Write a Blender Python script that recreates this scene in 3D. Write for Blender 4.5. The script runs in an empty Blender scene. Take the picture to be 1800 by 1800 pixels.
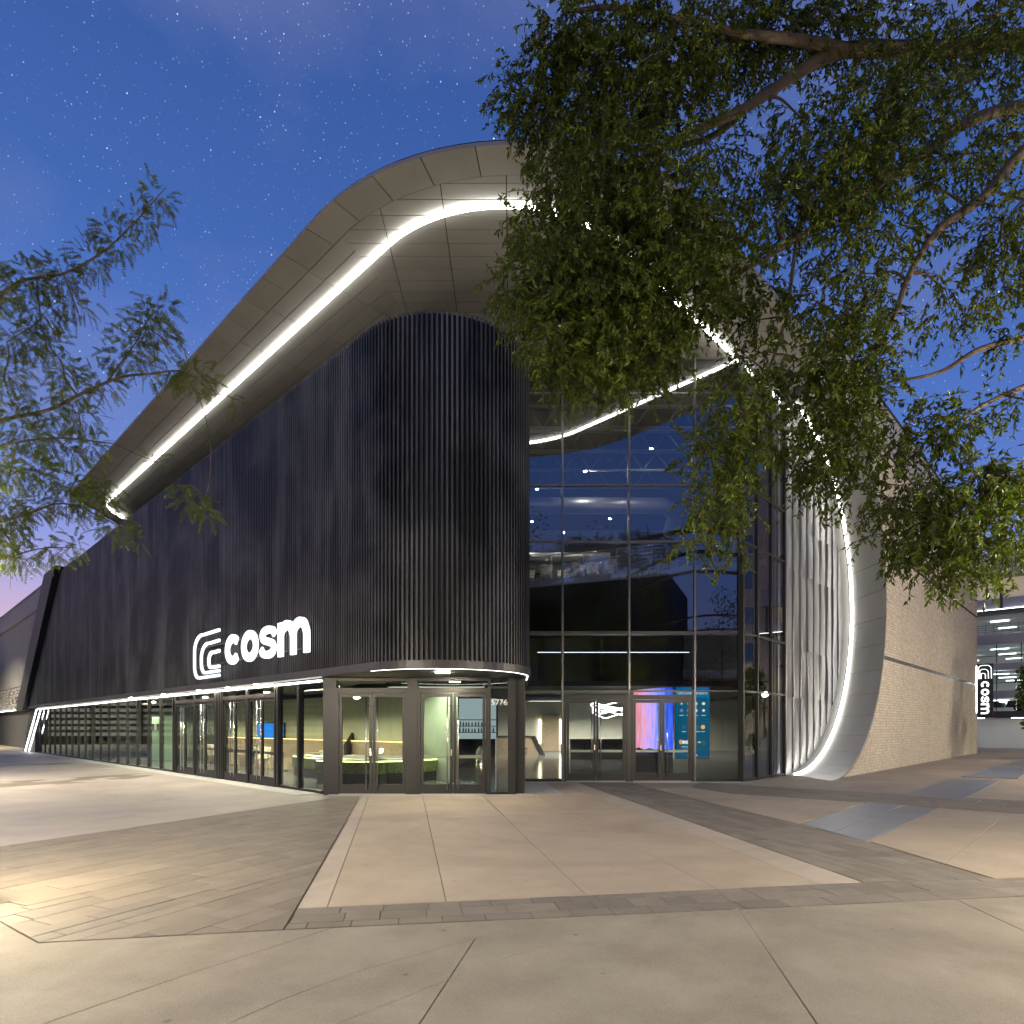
import bpy, bmesh, math, random
import numpy as np
from mathutils import Vector, Matrix

# ------------------------------------------------------------------ camera, sky, exposure
scene = bpy.context.scene
COL = scene.collection
FPX, HORIZ, CX, EYE = 1105.0, 1278.0, 900.0, 1.6          # measured on the photograph (1800 px wide)
cam_d = bpy.data.cameras.new('camera'); cam = bpy.data.objects.new('camera', cam_d); COL.objects.link(cam)
cam.location = (0, 0, EYE); cam.rotation_euler = (math.radians(90), 0, 0)
cam_d.sensor_width = 36; cam_d.lens = 36 * FPX / 1800; cam_d.shift_y = (HORIZ - 900) / 1800
cam_d.clip_start = 0.05; cam_d.clip_end = 3000
scene.camera = cam
scene.view_settings.view_transform = 'Standard'
try: scene.view_settings.look = 'None'
except Exception: pass
scene.view_settings.exposure = 0.0; scene.view_settings.gamma = 1.0
scene.render.engine = 'CYCLES'
cy = scene.cycles
cy.use_denoising = True
try: cy.denoiser = 'OPENIMAGEDENOISE'
except Exception: pass
cy.max_bounces = 7; cy.diffuse_bounces = 3; cy.glossy_bounces = 4; cy.transmission_bounces = 5
cy.transparent_max_bounces = 14; cy.caustics_reflective = False; cy.caustics_refractive = False
cy.sample_clamp_indirect = 4.0
cy.use_light_tree = True

def nd(nt, typ, **kw):
    n = nt.nodes.new(typ)
    for k, v in kw.items():
        if k.startswith('i_'): n.inputs[k[2:].replace('_', ' ')].default_value = v
        else: setattr(n, k, v)
    return n

def ramp(nt, stops, fac):
    r = nt.nodes.new('ShaderNodeValToRGB')
    e = r.color_ramp.elements
    e[0].position, e[0].color = stops[0][0], (*stops[0][1], 1)
    e[1].position, e[1].color = stops[-1][0], (*stops[-1][1], 1)
    for p, c in stops[1:-1]:
        x = e.new(p); x.color = (*c, 1)
    nt.links.new(fac, r.inputs[0])
    return r.outputs[0]

def mth(nt, op, a, b=None, clamp=False):
    m = nt.nodes.new('ShaderNodeMath'); m.operation = op; m.use_clamp = clamp
    for i, x in enumerate((a, b)):
        if x is None: continue
        if isinstance(x, (int, float)): m.inputs[i].default_value = x
        else: nt.links.new(x, m.inputs[i])
    return m.outputs[0]

def mixc(nt, fac, a, b, mode='MIX'):
    m = nt.nodes.new('ShaderNodeMix'); m.data_type = 'RGBA'; m.blend_type = mode
    for s, x in ((0, fac), (6, a), (7, b)):
        if isinstance(x, (int, float)): m.inputs[s].default_value = x
        elif isinstance(x, tuple): m.inputs[s].default_value = (*x, 1) if len(x) == 3 else x
        else: nt.links.new(x, m.inputs[s])
    return m.outputs[2]

SUN_AZ = math.radians(-70)       # the sun has set to the west: left of the view
w = bpy.data.worlds.new('World'); scene.world = w; w.use_nodes = True
nt = w.node_tree; nt.nodes.clear()
tc = nd(nt, 'ShaderNodeTexCoord')
sep = nd(nt, 'ShaderNodeSeparateXYZ'); nt.links.new(tc.outputs['Generated'], sep.inputs[0])
el = mth(nt, 'MAXIMUM', sep.outputs[2], 0.0)
base = ramp(nt, [(0.0, (0.26, 0.25, 0.46)), (0.08, (0.22, 0.26, 0.56)), (0.20, (0.125, 0.21, 0.58)), (0.36, (0.075, 0.16, 0.49)),
                 (0.52, (0.047, 0.115, 0.385)), (0.75, (0.032, 0.082, 0.29)), (1.0, (0.025, 0.065, 0.24))], el)
west = ramp(nt, [(0.0, (1.0, 0.50, 0.27)), (0.06, (0.88, 0.52, 0.44)), (0.13, (0.66, 0.47, 0.60)), (0.21, (0.36, 0.37, 0.72)), (0.30, (0.17, 0.27, 0.68)), (0.42, (0.095, 0.20, 0.58)),
                 (0.58, (0.056, 0.135, 0.43)), (0.78, (0.036, 0.09, 0.31)), (1.0, (0.025, 0.065, 0.24))], el)
dt = nd(nt, 'ShaderNodeVectorMath', operation='DOT_PRODUCT'); nt.links.new(tc.outputs['Generated'], dt.inputs[0])
dt.inputs[1].default_value = (math.sin(SUN_AZ), math.cos(SUN_AZ), 0)
wf = mth(nt, 'MULTIPLY_ADD', dt.outputs['Value'], 0.62); wf.node.inputs[2].default_value = 0.38; wf.node.use_clamp = True
sky = mixc(nt, wf, base, west)
# thin high cloud
mp = nd(nt, 'ShaderNodeMapping'); mp.inputs['Scale'].default_value = (1.6, 1.6, 3.2); nt.links.new(tc.outputs['Generated'], mp.inputs[0])
cn = nd(nt, 'ShaderNodeTexNoise', i_Scale=1.7, i_Detail=5.0, i_Roughness=0.5); nt.links.new(mp.outputs[0], cn.inputs['Vector'])
cf = ramp(nt, [(0.48, (0, 0, 0)), (0.74, (1, 1, 1))], cn.outputs['Fac'])
sky = mixc(nt, mth(nt, 'MULTIPLY', cf, 0.55), sky, (0.19, 0.22, 0.44))
# stars
def stars(scale, rad, gain, seedoff):
    m2 = nd(nt, 'ShaderNodeMapping'); m2.inputs['Location'].default_value = (seedoff, seedoff * .7, -seedoff); nt.links.new(tc.outputs['Generated'], m2.inputs[0])
    v = nd(nt, 'ShaderNodeTexVoronoi', i_Scale=scale); nt.links.new(m2.outputs[0], v.inputs['Vector'])
    s = nd(nt, 'ShaderNodeSeparateColor'); nt.links.new(v.outputs['Color'], s.inputs[0])
    lum = mth(nt, 'POWER', s.outputs[0], 4.0)
    r = mth(nt, 'SUBTRACT', 1.0, mth(nt, 'DIVIDE', v.outputs['Distance'], rad), clamp=True)
    return mth(nt, 'MULTIPLY', mth(nt, 'MULTIPLY', r, lum), gain)
st = mth(nt, 'ADD', mth(nt, 'ADD', stars(52, 0.055, 2.2, 0.0), stars(240, 0.22, 0.55, 7.7)), stars(125, 0.11, 1.5, 3.1))
st = mth(nt, 'MULTIPLY', st, mth(nt, 'SMOOTH_MIN', mth(nt, 'MULTIPLY', el, 2.2), 1.0))
stc = mixc(nt, 1.0, sky, mixc(nt, 1.0, st, (0.75, 0.95, 1.15), 'MULTIPLY'), 'ADD')
bg = nd(nt, 'ShaderNodeBackground', i_Strength=1.1); nt.links.new(stc, bg.inputs[0])
wo = nd(nt, 'ShaderNodeOutputWorld'); nt.links.new(bg.outputs[0], wo.inputs[0])

sun_d = bpy.data.lights.new('sun', 'SUN'); sun_d.energy = 0.05; sun_d.angle = math.radians(70); sun_d.color = (1.0, 0.75, 0.7)
sun = bpy.data.objects.new('sun', sun_d); COL.objects.link(sun)
sun.rotation_euler = Vector((-math.sin(SUN_AZ), -math.cos(SUN_AZ), -0.30)).to_track_quat('-Z', 'Y').to_euler()

# ------------------------------------------------------------------ helpers
random.seed(7); np.random.seed(7)
LD = Vector((-0.71896, 0.69505)); RD = Vector((0.69505, 0.71896))      # directions of the two facades
def W(u, v, z=0.0): return Vector((u * RD.x + v * LD.x, u * RD.y + v * LD.y, z))
def at(px, py, d): return Vector(((px - CX) / FPX * d, d, EYE + (HORIZ - py) / FPX * d))
def gp(px, py):
    d = EYE * FPX / (py - HORIZ); return Vector(((px - CX) / FPX * d, d))

class MB:
    def __init__(s): s.v = []; s.f = []; s.sm = []
    def add(s, vs, fs, smooth=False):
        o = len(s.v); s.v.extend([tuple(p) for p in vs]); s.f.extend([tuple(i + o for i in f) for f in fs]); s.sm.extend([smooth] * len(fs)); return s
    def hexa(s, a, b):       # a: 4 bottom points, b: 4 top points, same winding (ccw from above)
        return s.add(list(a) + list(b), [(3, 2, 1, 0), (4, 5, 6, 7), (0, 1, 5, 4), (1, 2, 6, 5), (2, 3, 7, 6), (3, 0, 4, 7)])
    def box(s, x0, x1, y0, y1, z0, z1):
        q = [(x0, y0), (x1, y0), (x1, y1), (x0, y1)]
        return s.hexa([(x, y, z0) for x, y in q], [(x, y, z1) for x, y in q])
    def ubox(s, u0, u1, v0, v1, z0, z1):
        q = [(u0, v0), (u1, v0), (u1, v1), (u0, v1)]
        return s.hexa([W(a, b, z0) for a, b in q], [W(a, b, z1) for a, b in q])
    def prism(s, pts, z0, z1, cham=0.0):
        n = len(pts); P = [Vector((p[0], p[1])) for p in pts]
        ar = sum(P[i].x * P[(i + 1) % n].y - P[(i + 1) % n].x * P[i].y for i in range(n))
        if ar < 0: P.reverse()
        if cham:
            I = offset_poly(P, cham)
            vs = [(p.x, p.y, z0) for p in P] + [(p.x, p.y, z1 - cham) for p in P] + [(p.x, p.y, z1) for p in I]
            fs = [tuple(range(2 * n, 3 * n))]
            for k in (0, n):
                fs += [(k + i, k + (i + 1) % n, k + n + (i + 1) % n, k + n + i) for i in range(n)]
            return s.add(vs, fs)
        vs = [(p.x, p.y, z0) for p in P] + [(p.x, p.y, z1) for p in P]
        fs = [tuple(range(n - 1, -1, -1)), tuple(range(n, 2 * n))] + [(i, (i + 1) % n, n + (i + 1) % n, n + i) for i in range(n)]
        return s.add(vs, fs)
    def tube(s, pts, r, seg=8, caps=True, smooth=True, close=False):
        pts = [Vector(p) for p in pts]; n = len(pts)
        rs = r if isinstance(r, (list, tuple)) else [r] * n
        up = None; vs = []; 
        for i, p in enumerate(pts):
            if close: t = pts[(i + 1) % n] - pts[i - 1]
            else: t = pts[min(i + 1, n - 1)] - pts[max(i - 1, 0)]
            if t.length < 1e-9: t = Vector((0, 0, 1))
            t.normalize()
            if up is None:
                up = Vector((0, 0, 1)) if abs(t.z) < 0.9 else Vector((1, 0, 0))
            a = t.cross(up)
            if a.length < 1e-6: a = t.orthogonal()
            a.normalize(); b = a.cross(t).normalized(); up = b
            for k in range(seg):
                th = 2 * math.pi * k / seg
                vs.append(p + (a * math.cos(th) + b * math.sin(th)) * rs[i])
        fs = []
        for i in range(n if close else n - 1):
            for k in range(seg):
                j = (i + 1) % n
                fs.append((i * seg + k, i * seg + (k + 1) % seg, j * seg + (k + 1) % seg, j * seg + k))
        if caps and not close: fs += [tuple(range(seg - 1, -1, -1)), tuple(range((n - 1) * seg, n * seg))]
        return s.add(vs, fs, smooth)
    def lathe(s, prof, c, seg=20, smooth=True):
        vs = []; c = Vector(c)
        for r, z in prof:
            for k in range(seg):
                th = 2 * math.pi * k / seg; vs.append((c.x + r * math.cos(th), c.y + r * math.sin(th), c.z + z))
        fs = []
        for i in range(len(prof) - 1):
            for k in range(seg): fs.append((i * seg + k, i * seg + (k + 1) % seg, (i + 1) * seg + (k + 1) % seg, (i + 1) * seg + k))
        return s.add(vs, fs, smooth)
    def mesh(s, name, mat):
        me = bpy.data.meshes.new(name); me.from_pydata(s.v, [], s.f)
        if mat is not None: me.materials.append(mat)
        if any(s.sm): me.polygons.foreach_set('use_smooth', s.sm)
        me.update(); return me
    def build(s, name, mat, parent=None, **tg):
        return link(name, s.mesh(name, mat), parent, **tg)

def link(name, me, parent=None, loc=None, **tg):
    o = bpy.data.objects.new(name, me); COL.objects.link(o)
    if parent is not None:
        o.parent = parent
        o.matrix_parent_inverse = Matrix.Translation(-WORLD_LOC.get(parent.name, Vector((0, 0, 0))))
        WORLD_LOC[o.name] = WORLD_LOC.get(parent.name, Vector((0, 0, 0))) * 0
    if loc is not None: o.location = loc
    tag(o, **tg); return o
WORLD_LOC = {}
def tag(o, label=None, cat=None, group=None, kind=None):
    for k, x in (('label', label), ('category', cat), ('group', group), ('kind', kind)):
        if x: o[k] = x
    return o
def empty(name, loc, **tg):
    o = bpy.data.objects.new(name, None); COL.objects.link(o); o.location = loc; o.empty_display_size = 0.3
    WORLD_LOC[o.name] = Vector(loc); tag(o, **tg); return o

def offset_poly(P, d):
    n = len(P); out = []
    for i in range(n):
        p0, p1, p2 = P[i - 1], P[i], P[(i + 1) % n]
        e1 = (p1 - p0); e2 = (p2 - p1)
        if e1.length < 1e-6 or e2.length < 1e-6: out.append(p1.copy()); continue
        e1.normalize(); e2.normalize()
        n1 = Vector((-e1.y, e1.x)); n2 = Vector((-e2.y, e2.x)); b = n1 + n2
        if b.length < 1e-4: out.append(p1 + n1 * d); continue
        b.normalize(); c = max(0.25, b.dot(n1)); out.append(p1 + b * (d / c))
    return out
def ccw(P):
    P = [Vector((p[0], p[1])) for p in P]; n = len(P)
    return P if sum(P[i].x * P[(i + 1) % n].y - P[(i + 1) % n].x * P[i].y for i in range(n)) > 0 else P[::-1]
def area(P):
    n = len(P); return abs(sum(P[i][0] * P[(i + 1) % n][1] - P[(i + 1) % n][0] * P[i][1] for i in range(n))) / 2
def cut(P, a, b, side=1):          # keep the part of P on the left (side=1) or right of the line a->b
    a = Vector(a[:2]); b = Vector(b[:2]); d = b - a; out = []
    f = lambda p: side * (d.x * (p.y - a.y) - d.y * (p.x - a.x))
    n = len(P)
    for i in range(n):
        p, q = P[i], P[(i + 1) % n]; fp, fq = f(p), f(q)
        if fp >= 0: out.append(p)
        if (fp > 0 and fq < 0) or (fp < 0 and fq > 0): out.append(p + (q - p) * (fp / (fp - fq)))
    res = []
    for p in out:
        if not res or (p - res[-1]).length > 1e-4: res.append(p)
    if len(res) > 1 and (res[0] - res[-1]).length < 1e-4: res.pop()
    return res if len(res) >= 3 and area(res) > 1e-4 else []
def clip_convex(S, C):
    C = ccw(C)
    for i in range(len(C)):
        if not S: return []
        S = cut(S, C[i], C[(i + 1) % len(C)], 1)
    return S

# ------------------------------------------------------------------ materials
MATS = {}
def mat(name, col, rough=0.5, metal=0.0, var=0.0, vscale=3.0, bump=0.0, bscale=60.0, emit=None, estr=0.0, spec=0.5, island=0.0, coat=0.0, blot=None, streak=None, speck=None):
    if name in MATS: return MATS[name]
    m = bpy.data.materials.new(name); m.use_nodes = True; nt = m.node_tree
    b = nt.nodes['Principled BSDF']
    b.inputs['Roughness'].default_value = rough; b.inputs['Metallic'].default_value = metal
    b.inputs['Base Color'].default_value = (*col, 1); b.inputs['Specular IOR Level'].default_value = spec
    if coat: b.inputs['Coat Weight'].default_value = coat
    c = None
    if var or bump or blot or island or streak or speck:
        g = nd(nt, 'ShaderNodeNewGeometry')
    if var:
        n1 = nd(nt, 'ShaderNodeTexNoise', i_Scale=vscale, i_Detail=6.0, i_Roughness=0.6); nt.links.new(g.outputs['Position'], n1.inputs['Vector'])
        lo = tuple(x * (1 - var) for x in col); hi = tuple(min(1, x * (1 + var)) for x in col)
        c = ramp(nt, [(0.3, lo), (0.7, hi)], n1.outputs['Fac'])
    if blot:                     # stains / large patches, on the ribs painted uneven reflection: (colour, scale, amount)
        n2 = nd(nt, 'ShaderNodeTexNoise', i_Scale=blot[1], i_Detail=4.0, i_Roughness=0.55); nt.links.new(g.outputs['Position'], n2.inputs['Vector'])
        k = ramp(nt, [(0.46, (0, 0, 0)), (0.72, (1, 1, 1))], n2.outputs['Fac'])
        c = mixc(nt, mth(nt, 'MULTIPLY', k, blot[2]), c if c is not None else col, blot[0])
    if streak:                   # vertical streaks of painted uneven reflection on the ribs: (colour, scale, amount)
        mp_ = nd(nt, 'ShaderNodeMapping'); mp_.inputs['Scale'].default_value = (1, 1, 0.13); nt.links.new(g.outputs['Position'], mp_.inputs[0])
        n4 = nd(nt, 'ShaderNodeTexNoise', i_Scale=streak[1], i_Detail=5.0, i_Roughness=0.6); nt.links.new(mp_.outputs[0], n4.inputs['Vector'])
        k = ramp(nt, [(0.48, (0, 0, 0)), (0.70, (1, 1, 1))], n4.outputs['Fac'])
        c = mixc(nt, mth(nt, 'MULTIPLY', k, streak[2]), c if c is not None else col, streak[0])
    if speck:                    # aggregate and dropped-gum spots: (fine amount, spot amount)
        n5 = nd(nt, 'ShaderNodeTexNoise', i_Scale=170.0, i_Detail=2.0); nt.links.new(g.outputs['Position'], n5.inputs['Vector'])
        k = ramp(nt, [(0.30, (1 - speck[0],) * 3), (0.70, (1 + speck[0],) * 3)], n5.outputs['Fac'])
        c = mixc(nt, 1.0, c if c is not None else col, k, 'MULTIPLY')
        v5 = nd(nt, 'ShaderNodeTexVoronoi', i_Scale=2.3); nt.links.new(g.outputs['Position'], v5.inputs['Vector'])
        k2 = ramp(nt, [(0.045, (1 - speck[1],) * 3), (0.06, (1, 1, 1))], v5.outputs['Distance'])
        c = mixc(nt, 1.0, c, k2, 'MULTIPLY')
        n6 = nd(nt, 'ShaderNodeTexNoise', i_Scale=0.33, i_Detail=7.0, i_Roughness=0.7, i_Distortion=0.8); nt.links.new(g.outputs['Position'], n6.inputs['Vector'])
        k3 = ramp(nt, [(0.36, (0.84, 0.82, 0.80)), (0.52, (1, 1, 1)), (0.68, (1.10, 1.09, 1.07))], n6.outputs['Fac'])
        c = mixc(nt, 1.0, c, k3, 'MULTIPLY')
    if island:
        oi = nd(nt, 'ShaderNodeObjectInfo')
        rnd = mth(nt, 'FRACT', mth(nt, 'ADD', g.outputs['Random Per Island'], oi.outputs['Random']))
        f = mth(nt, 'ADD', mth(nt, 'MULTIPLY', rnd, 2 * island), 1 - island)
        cc = nd(nt, 'ShaderNodeCombineColor')
        for i in range(3): nt.links.new(f, cc.inputs[i])
        c = mixc(nt, 1.0, c if c is not None else col, cc.outputs[0], 'MULTIPLY')
    if c is not None: nt.links.new(c, b.inputs['Base Color'])
    if bump:
        n3 = nd(nt, 'ShaderNodeTexNoise', i_Scale=bscale, i_Detail=5.0, i_Roughness=0.65); nt.links.new(g.outputs['Position'], n3.inputs['Vector'])
        bp = nd(nt, 'ShaderNodeBump', i_Strength=bump, i_Distance=0.01); nt.links.new(n3.outputs['Fac'], bp.inputs['Height']); nt.links.new(bp.outputs[0], b.inputs['Normal'])
    if emit:
        b.inputs['Emission Color'].default_value = (*emit, 1); b.inputs['Emission Strength'].default_value = estr
    MATS[name] = m; return m
def emis(name, col, s):
    if name in MATS: return MATS[name]
    m = bpy.data.materials.new(name); m.use_nodes = True; nt = m.node_tree; nt.nodes.clear()
    e = nd(nt, 'ShaderNodeEmission', i_Strength=s); e.inputs[0].default_value = (*col, 1)
    o = nd(nt, 'ShaderNodeOutputMaterial'); nt.links.new(e.outputs[0], o.inputs[0]); MATS[name] = m; return m
def glass(name, ior, tint=(0.9, 0.95, 0.93), wob=0.0):
    m = bpy.data.materials.new(name); m.use_nodes = True; nt = m.node_tree; nt.nodes.clear()
    t = nd(nt, 'ShaderNodeBsdfTransparent'); t.inputs[0].default_value = (*tint, 1)
    g = nd(nt, 'ShaderNodeBsdfGlossy', i_Roughness=0.0); g.inputs[0].default_value = (0.93, 0.97, 1, 1)
    f = nd(nt, 'ShaderNodeFresnel', i_IOR=ior)
    if wob:
        ge = nd(nt, 'ShaderNodeNewGeometry'); n = nd(nt, 'ShaderNodeTexNoise', i_Scale=0.9, i_Detail=1.0); nt.links.new(ge.outputs['Position'], n.inputs['Vector'])
        bp = nd(nt, 'ShaderNodeBump', i_Strength=wob, i_Distance=0.02); nt.links.new(n.outputs['Fac'], bp.inputs['Height']); nt.links.new(bp.outputs[0], g.inputs['Normal'])
    mx = nd(nt, 'ShaderNodeMixShader'); nt.links.new(f.outputs[0], mx.inputs[0]); nt.links.new(t.outputs[0], mx.inputs[1]); nt.links.new(g.outputs[0], mx.inputs[2])
    o = nd(nt, 'ShaderNodeOutputMaterial'); nt.links.new(mx.outputs[0], o.inputs[0]); MATS[name] = m; return m
def leafmat(name, col, trans, var):
    m = bpy.data.materials.new(name); m.use_nodes = True; nt = m.node_tree; b = nt.nodes['Principled BSDF']
    g = nd(nt, 'ShaderNodeNewGeometry')
    lo = tuple(x * (1 - var) for x in col); hi = (min(1, col[0] * (1 + var * 1.3)), min(1, col[1] * (1 + var)), col[2])
    nz = nd(nt, 'ShaderNodeTexNoise', i_Scale=1.4, i_Detail=3.0); nt.links.new(g.outputs['Position'], nz.inputs['Vector'])
    fz = mth(nt, 'ADD', mth(nt, 'MULTIPLY', g.outputs['Random Per Island'], 0.5), mth(nt, 'MULTIPLY', mth(nt, 'SUBTRACT', nz.outputs['Fac'], 0.25), 1.0), clamp=True)
    c = ramp(nt, [(0.0, lo), (1.0, hi)], fz)
    nt.links.new(c, b.inputs['Base Color']); b.inputs['Roughness'].default_value = 0.42; b.inputs['Specular IOR Level'].default_value = 0.22
    t = nd(nt, 'ShaderNodeBsdfTranslucent'); nt.links.new(mixc(nt, 1.0, c, (1.5, 1.6, 0.6), 'MULTIPLY'), t.inputs[0])
    mx = nd(nt, 'ShaderNodeMixShader'); mx.inputs[0].default_value = trans
    nt.links.new(b.outputs[0], mx.inputs[1]); nt.links.new(t.outputs[0], mx.inputs[2])
    nt.links.new(mx.outputs[0], nt.nodes['Material Output'].inputs[0]); MATS[name] = m; return m

M_rib = mat('rib_metal', (0.019, 0.0193, 0.0205), 0.46, 0.0, var=0.25, vscale=0.7, spec=0.4, blot=((0.085, 0.088, 0.098), 0.6, 0.75), streak=((0.13, 0.134, 0.146), 1.3, 0.65), island=0.10)  # pale patches and streaks put uneven reflected light into the colour
M_ribback = mat('rib_backing', (0.006, 0.006, 0.008), 0.6)
M_fascia = mat('fascia_metal', (0.055, 0.053, 0.055), 0.4, 0.3, var=0.08, vscale=2, island=0.06)
M_soffit = mat('soffit_metal', (0.25, 0.245, 0.235), 0.45, 0.15, var=0.08, vscale=1.2, island=0.07)
M_band = mat('edge_band_metal', (0.235, 0.23, 0.22), 0.45, 0.15, var=0.08, vscale=1.2, island=0.07)
M_joint = mat('dark_joint', (0.012, 0.012, 0.012), 0.9)
M_ring = mat('ring_metal', (0.36, 0.355, 0.345), 0.40, 0.25, var=0.07, vscale=1.0, island=0.05)
M_fold = mat('folded_metal', (0.24, 0.238, 0.235), 0.38, 0.3, var=0.08, vscale=0.9, bump=0.12, bscale=0.9)
M_frame = mat('bronze_frame', (0.016, 0.0155, 0.0155), 0.4, 0.2, var=0.08, vscale=4)
M_mull = mat('mullion_metal', (0.05, 0.049, 0.048), 0.35, 0.5)
M_mullbright = mat('mullion_cap', (0.16, 0.155, 0.15), 0.32, 0.7)
M_steel = mat('brushed_steel', (0.72, 0.68, 0.60), 0.24, 1.0)
M_led = emis('led_white', (1.0, 0.955, 0.86), 15.0)
M_ledring = emis('led_ring', (1.0, 0.965, 0.89), 18.0)
M_led2 = emis('led_cool', (0.95, 0.97, 1.0), 11.0)
M_ledsoft = emis('led_soft', (1.0, 0.97, 0.9), 7.0)
M_down = emis('downlight', (1.0, 0.86, 0.64), 1300.0)
M_sign = emis('sign_white', (0.93, 0.97, 1.0), 1.7)
M_signside = mat('sign_return', (0.02, 0.02, 0.022), 0.4)
M_glassU = glass('coated_glass', 2.55, (0.62, 0.66, 0.70), 0.02)
M_glassA = glass('angled_glass', 2.75, (0.60, 0.64, 0.66), 0.10)
M_glassL = glass('clear_glass', 1.72, (0.80, 0.86, 0.80), 0.02)
M_brick = mat('pale_brick', (0.52, 0.46, 0.37), 0.85, 0, var=0.10, vscale=5, bump=0.5, bscale=55, island=0.09, blot=((0.43, 0.37, 0.29), 0.5, 0.5))
M_mortar = mat('mortar', (0.36, 0.315, 0.25), 0.95, 0, var=0.1, vscale=6)
M_capstone = mat('parapet_panel', (0.40, 0.37, 0.33), 0.7, 0, var=0.06, vscale=2, island=0.04)

# ------------------------------------------------------------------ ground and paving
M_tan = mat('tan_concrete', (0.32, 0.265, 0.20), 0.72, 0, var=0.10, vscale=0.9, bump=0.25, bscale=90, blot=((0.26, 0.21, 0.16), 0.5, 0.55), speck=(0.12, 0.25))
M_slab = mat('smooth_tan_slab', (0.385, 0.318, 0.236), 0.62, 0, var=0.07, vscale=1.3, bump=0.22, bscale=120, blot=((0.31, 0.255, 0.195), 0.9, 0.6), speck=(0.10, 0.25))
M_strip = mat('pale_border_slab', (0.395, 0.34, 0.27), 0.66, 0, var=0.06, vscale=2, bump=0.2, bscale=120, speck=(0.10, 0.2))
M_grey = mat('grey_concrete', (0.272, 0.240, 0.187), 0.75, 0, var=0.16, vscale=1.1, bump=0.6, bscale=140, blot=((0.17, 0.143, 0.112), 1.0, 0.7), speck=(0.22, 0.4))
M_left = mat('pale_concrete', (0.37, 0.32, 0.275), 0.6, 0, var=0.10, vscale=0.6, bump=0.2, bscale=90, blot=((0.27, 0.235, 0.21), 0.45, 0.7), speck=(0.10, 0.2))
M_paver = mat('paver', (0.178, 0.155, 0.124), 0.68, 0, var=0.14, vscale=3.0, bump=0.45, bscale=110, island=0.15)
M_paver2 = mat('paver_warm', (0.182, 0.154, 0.119), 0.66, 0, var=0.13, vscale=3.0, bump=0.45, bscale=110, island=0.13)
M_blue = mat('bluegrey_slab', (0.15, 0.16, 0.185), 0.42, 0, var=0.14, vscale=1.0, bump=0.2, bscale=90)
M_bed = mat('joint_sand', (0.11, 0.092, 0.073), 0.95)
M_apron = mat('apron_concrete', (0.46, 0.44, 0.42), 0.55, 0, var=0.07, vscale=1.5, bump=0.15, bscale=90)

m = MB(); S = 900
m.add([(-S, -S, 0), (S, -S, 0), (S, S, 0), (-S, S, 0)], [(0, 1, 2, 3)])
ground = m.build('ground', M_tan, kind='structure')
pavement_me = bpy.data.meshes.new('pavement'); pavement_me.materials.append(M_bed); BEDS = MB()
pavement = link('pavement', pavement_me, kind='structure')       # the sand bed under all slabs and pavers
Z_BED, Z_TOP = 0.003, 0.016
def bed(P):
    P = ccw(P); BEDS.add([(p.x, p.y, Z_BED + 0.00002 * len(BEDS.f)) for p in P], [tuple(range(len(P)))])
def slab(P, material, name='slab', gap=0.004, top=Z_TOP, jit=0.0):
    P = offset_poly(ccw(P), gap)
    return MB().prism(P, Z_BED + .0005, top + random.uniform(-jit, jit), 0.004).build(name, material, pavement)

PAVERS = []      # (polygon, material)
def lay_pavers(poly, direction, wlen, wid, material, mix=None):
    poly = ccw(poly); d = Vector(direction).normalized(); e = Vector((-d.y, d.x))
    o = poly[0]
    ss = [(p - o).dot(d) for p in poly]; ts = [(p - o).dot(e) for p in poly]
    t = min(ts) - 0.01; row = 0
    while t < max(ts):
        h = wid * random.choice((1.0, 1.0, 0.62)) if mix else wid
        s = min(ss) - random.random() * wlen
        while s < max(ss):
            L = wlen * random.uniform(0.72, 1.25)
            R_ = [o + d * a + e * b for a, b in ((s, t), (s + L, t), (s + L, t + h), (s, t + h))]
            q = clip_convex(list(poly), R_)
            if q and area(q) > 0.002: PAVERS.append((q, material))
            s += L
        t += h; row += 1
def lay_between(P, d, w1, w2, m_, mix=None): bed(P); lay_pavers(P, d, w1, w2, m_, mix)

# central smooth slab in front of the doors
A, B = gp(522, 1600), gp(1515, 1553); Ctop, Dl = gp(1020, 1378), Vector((-3.46, 14.56))
centre = ccw([A, B, Ctop, Vector((1.88, 17.95)), Vector((0.55, 17.95)), Vector((0.55, 14.56)), Dl])
bed(centre)
jl = [(gp(745, 1410), gp(785, 1590)), (gp(890, 1440), gp(1032, 1577)), (gp(1040, 1450), gp(1260, 1565))]
stl = (gp(648, 1402), gp(575, 1598)); strr = (gp(985, 1378), gp(1440, 1556))
rest = centre
def sidepick(poly, line):   # returns (part left in the picture, part right)
    a = cut(poly, line[0], line[1], 1); b = cut(poly, line[0], line[1], -1)
    ca = sum((p.x for p in a), 0) / max(1, len(a)); cb = sum((p.x for p in b), 0) / max(1, len(b))
    return (a, b) if ca < cb else (b, a)
l, rest = sidepick(centre, stl); slab(l, M_strip)
rest, r_ = sidepick(rest, strr); slab(r_, M_strip)
for j in jl:
    l, rest = sidepick(rest, j)
    if l: slab(l, M_slab)
slab(rest, M_slab)
# paver band to the right of it
bandC = [gp(1020, 1378) + Vector((0.02, 0)), gp(1515, 1553) + Vector((0.02, 0.02)), gp(1745, 1548), gp(1520, 1480), gp(1140, 1385), Vector((3.45, 17.95)), Vector((1.90, 17.95))]
lay_between(bandC, gp(1400, 1500) - gp(1030, 1382), 0.52, 0.27, M_paver, True)
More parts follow.
